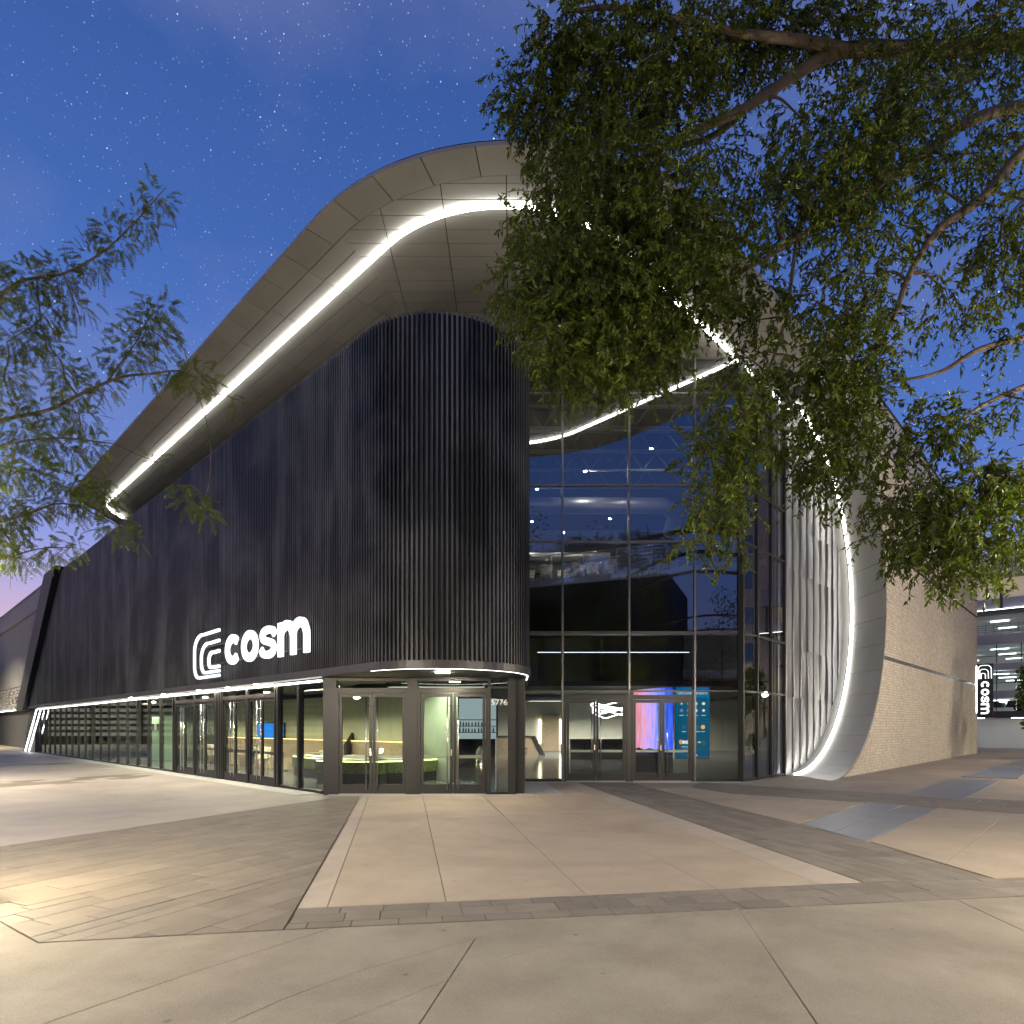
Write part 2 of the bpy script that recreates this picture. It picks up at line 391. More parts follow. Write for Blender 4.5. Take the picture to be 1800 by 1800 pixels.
# bottom paver band
ln_b = (gp(522, 1600), gp(1515, 1553)); ln_a = (gp(500, 1637), gp(1800, 1577))
db = (ln_b[1] - ln_b[0]).normalized(); da = (ln_a[1] - ln_a[0]).normalized()
bandD = [A + Vector((0, -0.01)), B + Vector((0.0, -0.01)), gp(1745, 1547), gp(1745, 1547) + db * 4.2, ln_a[1] + da * 4.5, ln_a[0]]
lay_between(bandD, db, 0.36, 0.24, M_paver, True)
# left paver field
e0, e1 = gp(0, 1490), gp(600, 1402)
fieldE = [e1, Dl + Vector((-0.008, -0.25)), A + Vector((-0.008, 0)), ln_a[0] + Vector((-0.008, 0)), gp(68, 1660), gp(0, 1622), Vector((-7.24, 7.41))]
lay_between(fieldE, e1 - e0, 0.62, 0.30, M_paver2, True)
# second paver band, right
bandF = [gp(1230, 1376), gp(1215, 1384), gp(1290, 1395), gp(1800, 1431), gp(2300, 1468), gp(2300, 1442), gp(1800, 1409), gp(1330, 1382)]
lay_between(bandF, gp(1800, 1428) - gp(1290, 1392), 0.62, 0.36, M_paver2)
for q in ([(0, 1388), (0, 1376), (262, 1359), (285, 1361), (240, 1369)], [(-60, 1352), (-60, 1347), (128, 1341), (135, 1343)]):
    lay_between([gp(*p) for p in q], gp(240, 1365) - gp(0, 1382), 0.9, 0.45, M_paver2)
# blue-grey slabs, right
for q in ([(1408, 1450), (1525, 1411), (1588, 1417), (1464, 1465)], [(1464, 1465), (1588, 1417), (1650, 1423), (1522, 1481)],
          [(1585, 1399), (1668, 1370), (1757, 1374), (1692, 1406)], [(1690, 1366), (1745, 1349), (1815, 1351), (1790, 1369)], [(1755, 1346), (1800, 1334), (1860, 1336), (1830, 1348)]):
    slab([gp(*p) for p in q], M_blue, 'slab', 0.006, 0.020)
# tan slabs on the right, split by saw-cut joints
RT = [gp(1530, 1481), gp(1648, 1424), gp(1800, 1432), gp(2150, 1456), gp(2150, 1542), gp(1750, 1547)]
bed(RT); l, rest = sidepick(ccw(RT), (gp(1770, 1432), gp(1655, 1524)))
slab(l, M_tan); 
l, rest = sidepick(rest, (gp(2010, 1440), gp(2000, 1545))); slab(l, M_tan); slab(rest, M_tan)
RT2 = [gp(1150, 1387), gp(1215, 1385), gp(1290, 1397), gp(1520, 1412), gp(1404, 1449), gp(1512, 1476)]
bed(RT2)
for part in sidepick(ccw(RT2), (gp(1300, 1398), gp(1250, 1412))): slab(part, M_slab)
# pale concrete on the left and the apron along the glass front
L0 = [e1 + Vector((-.02, .03)), W(7.05, 13.75).xy, W(7.05, 30).xy, W(7.05, 56).xy, Vector((-60, 50)), Vector((-60, 20)), gp(0, 1490) - (e1 - e0).normalized() * 9]
L0 = ccw(L0)
def strips(P, lines, material):
    cur = [P]
    for a, b in lines:
        nx = []
        for q in cur:
            for sd in (1, -1):
                k = cut(q, a, b, sd)
                if k: nx.append(k)
        cur = nx
    for q in cur: slab(q, material)
for k in range(14):
    v0, v1 = 13.9 + 3 * k, 16.9 + 3 * k
    MB().prism(offset_poly(ccw([W(7.08, v0).xy, W(7.62, v0).xy, W(7.62, v1).xy, W(7.08, v1).xy]), 0.003), 0.0, 0.012, 0.003).build('apron_slab', M_apron, pavement)
for k, (x0, x1) in enumerate(((-4.3, -2.3), (-2.3, -0.3), (-0.3, 0.52))):
    slab([(x0, 14.58), (x1, 14.58), (x1, 14.80), (x0, 14.80)], M_apron, 'apron_slab', 0.003)
slab([(0.1, 14.82), (1.25, 14.62), (0.95, 17.93), (0.1, 18.2)], M_apron, 'apron_slab', 0.003, 0.020)
slab([(0.1, 17.97), (6.9, 17.97), (6.6, 18.28), (0.1, 18.28)], M_apron, 'apron_slab', 0.003)
# left concrete as a sheet of large slabs
bed(L0)
dirp = (e1 - e0).normalized(); prp = Vector((-dirp.y, dirp.x))
strips(L0, [(e0 + prp * 3.4, e0 + prp * 3.4 + dirp), (W(0, 21).xy, W(9, 21).xy), (W(0, 27).xy, W(9, 27).xy), (W(0, 34).xy, W(9, 34).xy)], M_left)
# foreground concrete with curved joints
J1 = [(585, 1634.0), (330, 1717), (90, 1800), (-300, 1945)]
J2 = [(983, 1613.0), (837, 1653), (640, 1708), (500, 1760), (300, 1850), (0, 2010)]
J3 = [(1285, 1599.0), (1133, 1624), (1000, 1655), (900, 1683), (787, 1725), (720, 1754), (603, 1800), (330, 1930)]
ya = lambda px: 1637 + (px - 500) * (1577 - 1637) / 1300 + 1.2
fg = [
    [(-900, 1700), (-150, 1560), (-2, 1622), (66, 1661.5), (500, ya(500)), (585, ya(585))] + J1[1:] + [(-900, 2170)],
    [(585, ya(585)), (983, ya(983))] + J2[1:] + [(-300, 2170), (-900, 2480), (-900, 2170), (-300, 1945)] + J1[2:0:-1],
]
for q in fg:
    P = [gp(*p) for p in q]; bed(P); slab(P, M_grey)
x4 = lambda y: 857 + (y - 1620) * (740 - 857) / 180.0         # straight joint crossing the curves
y2 = 1653.0; y3 = 1726.0
quads = [
    [(983, ya(983)), (1285, ya(1285)), (1133, 1624), (1000, 1655), (900, 1683), (x4(y3), y3), (x4(y2), y2)],
    [(x4(y2), y2), (x4(y3), y3), (720, 1754), (603, 1800), (330, 1930), (-200, 2200), (-900, 2560), (-900, 2480), (-300, 2170), (0, 2010), (300, 1850), (500, 1760), (640, 1708)],
    [(x4(y3), y3), (787, 1725), (900, 1683), (1000, 1655), (1133, 1624), (1285, ya(1285)), (1298, 1598), (1433, 1800), (1900, 2500), (700, 2500), (x4(2000), 2000), (x4(1800), 1800)],
    [(x4(y3), y3), (x4(1800), 1800), (x4(2000), 2000), (700, 2500), (-900, 2560), (-200, 2200), (330, 1930), (603, 1800), (720, 1754)],
    [(1298, ya(1298)), (1680, ya(1680)), (1800, 1640), (2600, 2000), (2600, 2500), (1900, 2500), (1433, 1800)],
    [(1680, ya(1680)), (2400, ya(2400) + 4), (2600, 2000), (1800, 1640)],
]
for q in quads:
    P = [gp(*p) for p in q]; bed(P); slab(P, M_grey)

pavement_me.from_pydata(BEDS.v, [], BEDS.f); pavement_me.update()
# pavers: the 300 that show largest are single pieces, the rest one mass
def shows(q):
    c = sum((p for p in q), Vector((0, 0))) / len(q)
    if c.y < 1.5 or abs(c.x) / c.y > 0.83: return 0
    return area(q) / c.y ** 3
PAVERS.sort(key=lambda t: -shows(t[0]))
rest_m = {}
for i, (q, m_) in enumerate(PAVERS):
    P = offset_poly(ccw(q), 0.0035)
    if i < 300: MB().prism(P, Z_BED + .0005, Z_TOP + random.uniform(-.0022, .0022), 0.003).build('paver', m_, pavement)
    else: rest_m.setdefault(m_.name, MB()).prism(P, Z_BED + .0005, Z_TOP + random.uniform(-.0022, .0022), 0.003)
for k, mb in rest_m.items(): mb.build('paver_field', MATS[k], pavement, kind='stuff')

# ------------------------------------------------------------------ the venue
venue = empty('venue_building', (0.5, 20, 0), label='black ribbed entertainment building with curved lit canopy and glass corner entrance', cat='building')
ZS, ZT, ZB = 12.4, 9.85, 2.76        # soffit, top of ribs, bottom of ribbed wall
NC, NR = Vector((-1.58, 14.43)), 1.92  # rounded nose of the ribbed wall
a0 = math.atan2(-RD.y, -RD.x)        # outward normal of the left facade
V_T = NC.dot(LD)                     # where the straight wall meets the arc

def ztop(v): return ZT if v <= 40.0 else ZT - (v - 40.0) * (ZT - ZB) / 9.8

# ribs
PITCH, RW, RDP = 0.098, 0.046, 0.062
rib_pos = []                         # (base point, normal, ztop)
v = V_T
while v < 49.6:
    rib_pos.append((W(7.357, v).xy, -RD, ztop(v), v)); v += PITCH
th = a0; n_arc = 0
while th < math.radians(0) + 1e-6:
    th += PITCH / NR
    nn = Vector((math.cos(th), math.sin(th)))
    if th > 0: break
    rib_pos.append((NC + nn * NR, nn, ZT, -1))
y = NC.y + 0.05
while y < 18.2:
    rib_pos.append((Vector((NC.x + NR, y)), Vector((1, 0)), ZT, -2)); y += PITCH
def rib_geo(mb, p, n, zt, z0=None):
    t = Vector((-n.y, n.x)); h, d = RW / 2, RDP
    ii = p - n * 0.0; z0 = ZB + 0.17 if z0 is None else z0
    q = [ii - t * h, ii - t * h * 0.8 + n * d, ii + t * h * 0.8 + n * d, ii + t * h]
    mb.add([(a.x, a.y, z0) for a in q] + [(a.x, a.y, zt) for a in q], [(0, 1, 5, 4), (1, 2, 6, 5), (2, 3, 7, 6), (4, 5, 6, 7), (3, 2, 1, 0)])
def rib_show(r):
    p, n, zt, v_ = r
    c = abs(n.dot(p)) / p.length
    return (zt - ZB) * (c + 0.12) / p.length ** 2 if (n.dot(-p) > -0.05 * p.length) else 0
order = sorted(range(len(rib_pos)), key=lambda i: -rib_show(rib_pos[i]))
field = MB(); 
# one shared mesh for ribs of full height
rb = MB(); rib_geo(rb, Vector((0, 0)), Vector((0, -1)), ZT); rib_me = rb.mesh('rib', M_rib)
for k, i in enumerate(order):
    p, n, zt, v_ = rib_pos[i]
    if k < 300 and zt == ZT:
        o = bpy.data.objects.new('rib', rib_me); COL.objects.link(o); o.parent = venue
        o.location = Vector((p.x, p.y, 0)) - Vector((0.5, 20, 0)); o.rotation_euler = (0, 0, math.atan2(n.y, n.x) + math.pi / 2)
    else: rib_geo(field, p, n, zt)
field.build('rib_field', M_rib, venue, kind='stuff')
# backing wall behind the ribs
def outline(off, endy=18.34):
    P = [W(7.357 - off, 49.8).xy, W(7.357 - off, 40).xy, W(7.357 - off, V_T).xy]; th = a0 + math.radians(4)
    while th < -0.001: P.append(NC + Vector((math.cos(th), math.sin(th))) * (NR + off)); th += math.radians(5)
    return P + [NC + Vector((NR + off, 0)), Vector((NC.x + NR + off, endy))]
def wall_sheet(po, pi, zt_fn, z0, name, material):
    mb = MB(); n = len(po)
    vs = []
    for a, b, i in zip(po, pi, range(n)):
        zt = zt_fn(i); vs += [(a.x, a.y, z0), (a.x, a.y, zt), (b.x, b.y, z0), (b.x, b.y, zt)]
    fs = []
    for i in range(n - 1):
        a = 4 * i; b = a + 4
        fs += [(a, b, b + 1, a + 1), (a + 2, a + 3, b + 3, b + 2), (a + 1, b + 1, b + 3, a + 3), (a, a + 2, b + 2, b)]
    fs += [(0, 1, 3, 2), (4 * n - 4, 4 * n - 2, 4 * n - 1, 4 * n - 3)]
    mb.add(vs, fs); return mb.build(name, material, venue)
ztl = lambda i: (ztop(49.8) + .001 if i == 0 else ZT - 0.015)
wall_sheet(outline(0), outline(-0.28), ztl, ZB + 0.17, 'backing_wall', M_ribback)
# fascia under the ribs: separate panels
def along(P, step):
    """cut an open polyline in pieces of about `step` length"""
    pieces = []; cur = [P[0]]; acc = 0.0
    for a, b in zip(P[:-1], P[1:]):
        L = (b - a).length; pos = 0.0
        while acc + (L - pos) >= step:
            pos += step - acc; q = a + (b - a) * (pos / L); cur.append(q); pieces.append(cur); cur = [q]; acc = 0.0
        acc += L - pos
        if (b - cur[-1]).length > 1e-6: cur.append(b)
    if len(cur) > 1: pieces.append(cur)
    return pieces
def thick_strip(mb, pts, off, z0, z1, gap=0.004):
    pts = [p.copy() for p in pts]
    d0 = (pts[1] - pts[0]).normalized(); d1 = (pts[-1] - pts[-2]).normalized(); pts[0] += d0 * gap; pts[-1] -= d1 * gap
    ins = []
    for i, p in enumerate(pts):
        t = (pts[min(i + 1, len(pts) - 1)] - pts[max(i - 1, 0)]).normalized(); ins.append(p + Vector((-t.y, t.x)) * off)
    n = len(pts); vs = []
    for a, b in zip(pts, ins): vs += [(a.x, a.y, z0), (a.x, a.y, z1), (b.x, b.y, z0), (b.x, b.y, z1)]
    fs = []
    for i in range(n - 1):
        a = 4 * i; b = a + 4
        fs += [(a, b, b + 1, a + 1), (a + 2, a + 3, b + 3, b + 2), (a + 1, b + 1, b + 3, a + 3), (a, a + 2, b + 2, b)]
    fs += [(0, 1, 3, 2), (4 * n - 4, 4 * n - 2, 4 * n - 1, 4 * n - 3)]
    mb.add(vs, fs)
FO = outline(0.085)
for pc in along(FO, 1.22):
    mb = MB(); thick_strip(mb, pc, 0.05, ZB, ZB + 0.168); mb.build('fascia_panel', M_fascia, venue)
# soffit over the ground floor glazing
so = MB(); P1 = outline(0.03, 18.30); P1 = P1 + [Vector((-0.05, 18.3)), Vector((-0.05, 14.9)), Vector((-4.4, 15.1)), W(8.2, 20).xy, W(8.2, 49.8).xy]
so.prism(P1, ZB + 0.012, ZB + 0.10); so.build('entrance_soffit', M_fascia, venue)
led = MB()
for pc in along(outline(0.028, 15.6)[2:], 400): thick_strip(led, pc, 0.022, ZB - 0.004, ZB + 0.012)
led.build('light_strip', M_ledsoft, venue)
# downlights in that soffit
for (u_, v_) in ((7.50, 24.6), (7.50, 21.2), (7.50, 18.9), (7.50, 17.0), (7.5, 28.5)):
    c = W(u_, v_, ZB - 0.004)
    MB().lathe([(0.0, -0.006), (0.045, -0.004), (0.05, 0.012)], c, 14).build('downlight', M_down, venue)
MB().box(-1.62, -1.34, 13.42, 13.48, ZB - 0.004, ZB + 0.011).build('downlight', M_down, venue)


# ---- big canopy: flat soffit at ZS, edge band, LED line, then a ring down to the ground on the right
U0, V0 = 6.70, 6.20                       # outer edge of the canopy along both facades
def rounded(u0, v0, R, vend, uend, n=14):   # path from the far left along the left facade, round the corner, along the right facade
    cu, cv = u0 + R, v0 + R; P = [W(u0, vend).xy]
    for i in range(n + 1):
        t = math.pi * 0.5 * i / n
        P.append(W(cu - R * math.cos(t), cv - R * math.sin(t)).xy)
    return P + [W(uend, v0).xy]
EDGE = rounded(U0, V0, 6.1, 35.3, 20.1, 24)
SEAM = rounded(U0 + 0.66, V0 + 0.66, 5.44, 35.6, 20.65, 24)
STRIP = rounded(8.16, 8.05, 3.64, 34.6, 21.78, 24)
endL = [W(9.6, 38.6).xy]
# edge band panels
def resample(P, step):
    out = [P[0]]; acc = 0.0
    for a, b in zip(P[:-1], P[1:]):
        L = (b - a).length; n = max(1, int(L / step))
        for k in range(1, n + 1): out.append(a + (b - a) * k / n)
    return out
def arclen(P):
    s = [0.0]
    for a, b in zip(P[:-1], P[1:]): s.append(s[-1] + (b - a).length)
    return s
def band_panels(Po, Pi, step, z, name, material):
    # Po and Pi have corresponding vertices
    n = len(Po); so_ = arclen(Po)
    def pt(P, s):
        for i in range(n - 1):
            if s <= so_[i + 1] + 1e-9:
                f = (s - so_[i]) / (so_[i + 1] - so_[i]); return P[i] + (P[i + 1] - P[i]) * f
        return P[-1]
    N = round(so_[-1] / step)
    for k in range(N):
        s0, s1 = so_[-1] * k / N + 0.011, so_[-1] * (k + 1) / N - 0.011
        cuts = [s0] + [x for x in so_ if s0 < x < s1] + [s1]
        o = [pt(Po, s) for s in cuts]; i_ = [pt(Pi, s) for s in cuts]
        i_ = [b + (a - b).normalized() * 0.014 for a, b in zip(o, i_)]
        MB().prism(o + i_[::-1], z, z + 0.03).build(name, material, venue)
band_panels(EDGE, SEAM, 1.09, ZS, 'edge_panel', M_band)
# upright rim of the roof above the band
RIM = MB(); thick_strip(RIM, EDGE, 0.04, ZS + 0.031, ZS + 0.075, 0.0); RIM.build('roof_rim', M_band, venue)
# roof sheet
ROOF = rounded(U0 + .05, V0 + .05, 6.05, 35.3, 20.1, 24) + [W(46.4, 6.3).xy, W(46.4, 40).xy, W(12, 55).xy, W(12.2, 42).xy] + endL
MB().prism(ROOF, ZS + 0.05, ZS + 0.14).build('roof', M_joint, venue)
# inner soffit panels, two laying directions meeting on a mitre
REG = ccw(SEAM + [W(20.65, 7.90).xy, W(17.85, 7.93).xy, Vector((6.72, 18.50)), Vector((-2.5, 18.5)), W(12.2, 24).xy, W(12.2, 41.0).xy, W(9.6, 38.4).xy])
MIT0, MIT1 = Vector((-4.05, 13.0)), Vector((-4.05, 13.0)) + Vector((0.385, 1.0)) * 8
left_reg = cut(REG, MIT0, MIT1, 1); right_reg = cut(REG, MIT0, MIT1, -1)
def grid_panels(region, o, d, e, L, H, name, material, z):
    ss = [(p - o).dot(d) for p in region]; ts = [(p - o).dot(e) for p in region]
    j0, j1 = math.floor(min(ts) / H), math.ceil(max(ts) / H); i0, i1 = math.floor(min(ss) / L), math.ceil(max(ss) / L)
    for j in range(j0, j1):
        for i in range(i0, i1):
            g = 0.010
            R_ = [o + d * a + e * b for a, b in ((i * L + g, j * H + g), ((i + 1) * L - g, j * H + g), ((i + 1) * L - g, (j + 1) * H - g), (i * L + g, (j + 1) * H - g))]
            q = clip_convex(list(region), R_)
            if q and area(q) > 0.004: MB().prism(q, z, z + 0.03).build(name, material, venue)
grid_panels(left_reg, W(7.36, 11.9).xy, LD, RD, 1.95, 0.42, 'soffit_panel', M_soffit, ZS + 0.004)
grid_panels(right_reg, Vector((-0.11, 12.10)), Vector((1, 0)), Vector((0, 1)), 1.32, 0.39, 'soffit_panel', M_soffit, ZS + 0.004)
# LED line: proud of the soffit, left hook, round the corner and down the ring
stp = [W(9.55, 37.0).xy, W(8.75, 36.2).xy, W(8.32, 35.5).xy, W(8.16, 34.8).xy] + STRIP[1:]
SP = resample(stp, 1.0)
pts3 = [Vector((p.x, p.y, ZS - 0.048)) for p in SP]
RR, CZ = 6.2, 6.2
ring3 = []
for k in range(0, 49):
    t = math.pi * k / 48; ring3.append(W(21.655 + (RR - .032) * math.sin(t), 7.80, CZ + (RR - .032) * math.cos(t)))
def led_bar(mb, P, wdt, hgt, ring=False):
    n = len(P); vs = []
    for i, p in enumerate(P):
        t = (P[min(i + 1, n - 1)] - P[max(i - 1, 0)]).normalized()
        b = Vector((0, 0, 1)) if not ring else (W(21.655, 7.80, CZ) - p).normalized() * -1
        a = t.cross(b).normalized()
        if ring: b = (p - W(21.655, 7.80, CZ)).normalized()
        vs += [p - a * wdt - b * -hgt, p - a * wdt * .75 - b * hgt, p + a * wdt * .75 - b * hgt, p + a * wdt - b * -hgt]
    fs = []
    for i in range(n - 1):
        for k in range(4): fs.append((4 * i + k, 4 * i + (k + 1) % 4, 4 * i + 4 + (k + 1) % 4, 4 * i + 4 + k))
    fs += [(0, 1, 2, 3), (4 * n - 1, 4 * n - 2, 4 * n - 3, 4 * n - 4)]
    mb.add(vs, fs)
mb = MB(); led_bar(mb, pts3, 0.028, 0.046); mb.build('canopy_light', M_led, venue)
mb = MB(); led_bar(mb, ring3, 0.04, 0.028, True); mb.build('ring_light', M_ledring, venue)
lip = MB(); vs = []
for k in range(49):
    t = math.pi * k / 48
    vs += [W(21.78 + RR * math.sin(t), 7.932, CZ + RR * math.cos(t)), W(21.78 + RR * math.sin(t), 8.21, CZ + RR * math.cos(t))]
lip.add(vs, [(2 * i, 2 * i + 1, 2 * i + 3, 2 * i + 2) for i in range(48)], True); lip.build('ring_lip', M_ring, venue)
# ring: panels between the inner arc (behind the LED) and the outer arc
def ring_in(t): return W(21.78 + RR * math.sin(t), 7.93, CZ + RR * math.cos(t))
def ring_out(t): return W(20.10 + RR * math.sin(t), V0, CZ + RR * math.cos(t))
NPN = 19
for k in range(NPN):
    t0, t1 = math.pi * k / NPN + 0.0012, math.pi * (k + 1) / NPN - 0.0012
    mb = MB(); vs = []; nn = 4
    for i in range(nn + 1):
        t = t0 + (t1 - t0) * i / nn; a, b = ring_in(t), ring_out(t)
        ca, cb = W(21.78, 7.93, CZ), W(20.1, V0, CZ)
        vs += [a, b, b + (b - cb).normalized() * 0.05, a + (a - ca).normalized() * 0.05]
    fs = []
    for i in range(nn):
        for j in range(4): fs.append((4 * i + j, 4 * i + (j + 1) % 4, 4 * i + 4 + (j + 1) % 4, 4 * i + 4 + j))
    fs += [(3, 2, 1, 0), (4 * nn, 4 * nn + 1, 4 * nn + 2, 4 * nn + 3)]
    mb.add(vs, fs, True); o = mb.build('ring_panel', M_ring, venue)
    o.data.polygons.foreach_set('use_smooth', [False] * len(o.data.polygons))
bt = MB(); vs = []      # dark backing behind the ring joints + thin dark rim at the brick
for i in range(49):
    t = math.pi * i / 48; a, b = ring_in(t), ring_out(t); ca, cb = W(21.78, 7.93, CZ), W(20.1, V0, CZ)
    da_, db_ = (a - ca).normalized(), (b - cb).normalized()
    vs += [a + da_ * .055, b + db_ * .055, b + db_ * 0.075, a + da_ * .075]
fs = [(4 * i + j, 4 * i + (j + 1) % 4, 4 * i + 4 + (j + 1) % 4, 4 * i + 4 + j) for i in range(48) for j in range(4)]
bt.add(vs, fs, True); bt.build('ring_backing', M_joint, venue)
# folded metal panels between glass and ring
disc = [Vector((21.78 + (RR - .01) * math.sin(t), CZ + (RR - .01) * math.cos(t))) for t in [math.pi * i / 40 for i in range(41)]]
disc = ccw([Vector((20.9, ZS - .01))] + disc + [Vector((20.9, 0.02))])
cols = [21.12 + 0.695 * i for i in range(10)] + [28.2]
rows = [-0.1, 2.62, 4.33, 7.03, 8.68, 11.37, 12.5]
rng = random.Random(3); AMP = [rng.uniform(.03, .06) for _ in range(12)]
for i in range(len(cols) - 1):
    for j in range(len(rows) - 1):
        nu, nz = 5, 6; q0 = [Vector((cols[i] + .004, rows[j] + .004)), Vector((cols[i + 1] - .004, rows[j] + .004)), Vector((cols[i + 1] - .004, rows[j + 1] - .004)), Vector((cols[i] + .004, rows[j + 1] - .004))]
        amp = AMP[i]; tw = rng.uniform(-0.035, 0.035); mb = MB(); got = False
        for a in range(nu):
            for b in range(nz):
                x0, x1 = q0[0].x + (q0[1].x - q0[0].x) * a / nu, q0[0].x + (q0[1].x - q0[0].x) * (a + 1) / nu
                z0, z1 = q0[0].y + (q0[2].y - q0[0].y) * b / nz, q0[0].y + (q0[2].y - q0[0].y) * (b + 1) / nz
                q = clip_convex([Vector((x0, z0)), Vector((x1, z0)), Vector((x1, z1)), Vector((x0, z1))], disc)
                if not q: continue
                vs = []
                for p in q:
                    fu = (p.x - cols[i]) / (cols[i + 1] - cols[i]); fz = (p.y - rows[j]) / (rows[j + 1] - rows[j])
                    dep = amp * (1 - fu) ** 1.2 + tw * (1 - fu) * (fz - .5) * 2 + 0.03 * math.sin(math.pi * fz) * math.sin(math.pi * fu)
                    vs.append(W(p.x, 8.20 - max(-.01, dep), p.y))
                mb.add(vs, [tuple(range(len(vs)))], True); got = True
        if got:
            for b in range(nz):        # the folded return along the proud edge
                z0, z1 = q0[0].y + (q0[2].y - q0[0].y) * b / nz, q0[0].y + (q0[2].y - q0[0].y) * (b + 1) / nz
                if all(math.hypot(max(0, cols[i] - 21.78), z - CZ) < RR - .02 for z in (z0, z1)):
                    dz = [amp + tw * ((z - rows[j]) / (rows[j + 1] - rows[j]) - .5) * 2 for z in (z0, z1)]
                    x_ = cols[i] + .004
                    mb.add([W(x_, 8.205, z0), W(x_, 8.20 - dz[0] * .994, z0), W(x_, 8.20 - dz[1] * .994, z1), W(x_, 8.205, z1)], [(0, 1, 2, 3)])
            o = mb.build('metal_panel', M_fold, venue)
            bm = bmesh.new(); bm.from_mesh(o.data); bmesh.ops.remove_doubles(bm, verts=bm.verts, dist=0.0008); bm.to_mesh(o.data); bm.free()
MB().ubox(21.0, 28.4, 8.22, 8.28, 0, ZS).build('panel_backing', M_fold, venue)

# ---- glazing
def pane(P4, material, name='glass_pane'):
    return MB().add(P4, [(0, 1, 2, 3)]).build(name, material, venue)
ZR = [0.05, 2.65, 4.35, 7.03, 8.68, 11.37, ZS]
XG = [0.36, 1.48, 3.43, 5.35, 6.73]; YG = 18.42
for i in range(4):
    for j in range(6):
        if j == 0 and i in (1, 2): continue
        x0, x1 = XG[i] + .03, XG[i + 1] - .03; z0, z1 = ZR[j] + .03, ZR[j + 1] - .03
        pane([(x0, YG, z0), (x1, YG, z0), (x1, YG, z1), (x0, YG, z1)], M_glassU if j > 0 else M_glassL)
UG = [17.85, 18.90, 19.96, 21.08]; VG = 7.93
for i in range(3):
    for j in range(6):
        q = [W(UG[i] + .03, VG, ZR[j] + .03), W(UG[i + 1] - .03, VG, ZR[j] + .03), W(UG[i + 1] - .03, VG, ZR[j + 1] - .03), W(UG[i] + .03, VG, ZR[j + 1] - .03)]
        pane(q, M_glassA)
for i, x in enumerate(XG):
    MB().box(x - .032, x + .032, YG - .02, YG + .14, 0.0, ZS).build('mullion', M_mull, venue)
    MB().box(x - .026, x + .026, YG - .062, YG - .021, 2.7 if i in (2,) else 0.02, ZS - .002).build('mullion_cap', M_mullbright, venue)
for z in ZR[1:-1]:
    hw = 0.05 if z == 4.35 else 0.026
    for i in range(4):
        MB().box(XG[i] + .033, XG[i + 1] - .033, YG - .048, YG + .12, z - hw, z + hw).build('transom', M_mull if z < 5 else M_mullbright, venue)
for i in (0, 3): MB().box(XG[i] + .033, XG[i + 1] - .033, YG - .03, YG + .1, 0.0, 0.085).build('sill', M_frame, venue)
MB().ubox(17.80, 17.90, 7.86, 8.02, 0.0, ZS).build('corner_post', M_frame, venue)
for u_ in UG[1:]:
    MB().ubox(u_ - .03, u_ + .03, VG - .05, VG + .12, 0.0, ZS).build('mullion', M_mull, venue)
for z in [0.05] + ZR[1:-1]:
    for i in range(3): MB().ubox(UG[i] + .052, UG[i + 1] - .031, VG - .035, VG + .1, max(0, z - .03), z + .03).build('transom', M_mull, venue)

def door(org, d, width, hinge_left, outn, z1=2.40, gl=M_glassL):
    """one door leaf in the vertical plane through org along d; outn points to the street"""
    d = Vector((d.x, d.y, 0)); n = Vector((outn.x, outn.y, 0)); o = Vector((org.x, org.y, 0))
    def bx(mb, a0_, a1_, z0, z1_, t0, t1):
        q = [o + d * a0_ + n * t0, o + d * a1_ + n * t0, o + d * a1_ + n * t1, o + d * a0_ + n * t1]
        mb.hexa([p + Vector((0, 0, z0)) for p in q], [p + Vector((0, 0, z1_)) for p in q])
    st_ = 0.075; wd = width
    mb = MB(); bx(mb, 0.006, st_, 0.03, z1, -.02, .025); bx(mb, wd - st_, wd - 0.006, 0.03, z1, -.02, .025)
    bx(mb, st_, wd - st_, 0.03, 0.25, -.019, .024); bx(mb, st_, wd - st_, z1 - 0.09, z1, -.019, .024)
    dr = mb.build('door', M_frame, venue)
    MB().add([o + d * a + Vector((0, 0, z)) for a, z in ((st_, .25), (wd - st_, .25), (wd - st_, z1 - .09), (st_, z1 - .09))], [(0, 1, 2, 3)]).build('door_glass', gl, dr)
    hx = wd - 0.13 if hinge_left else 0.13
    pb = MB(); c = o + d * hx + n * 0.10
    pb.tube([c + Vector((0, 0, .14)), c + Vector((0, 0, z1 - .09))], 0.016, 8)
    for z in (0.34, 1.25, 2.1): pb.tube([c + Vector((0, 0, z)), o + d * (wd - .045 if hinge_left else .045) + n * 0.026 + Vector((0, 0, z))], 0.010, 6)
    pb.build('pull_handle', M_steel, dr)
    kp = MB(); bx(kp, 0.0, wd, 0.005, 0.028, -.05, .03); kp.build('threshold', M_apron, dr)
    rl = MB(); bx(rl, st_, wd - st_, 0.86, 0.93, -.055, -.03); rl.build('push_bar', mat('push_bar_satin', (.45, .47, .43), .4, .6), dr)
    if hinge_left:
        lk = MB(); bx(lk, wd - .055, wd - .022, .92, 1.08, .026, .05); lk.build('lock', M_steel, dr)
    return dr
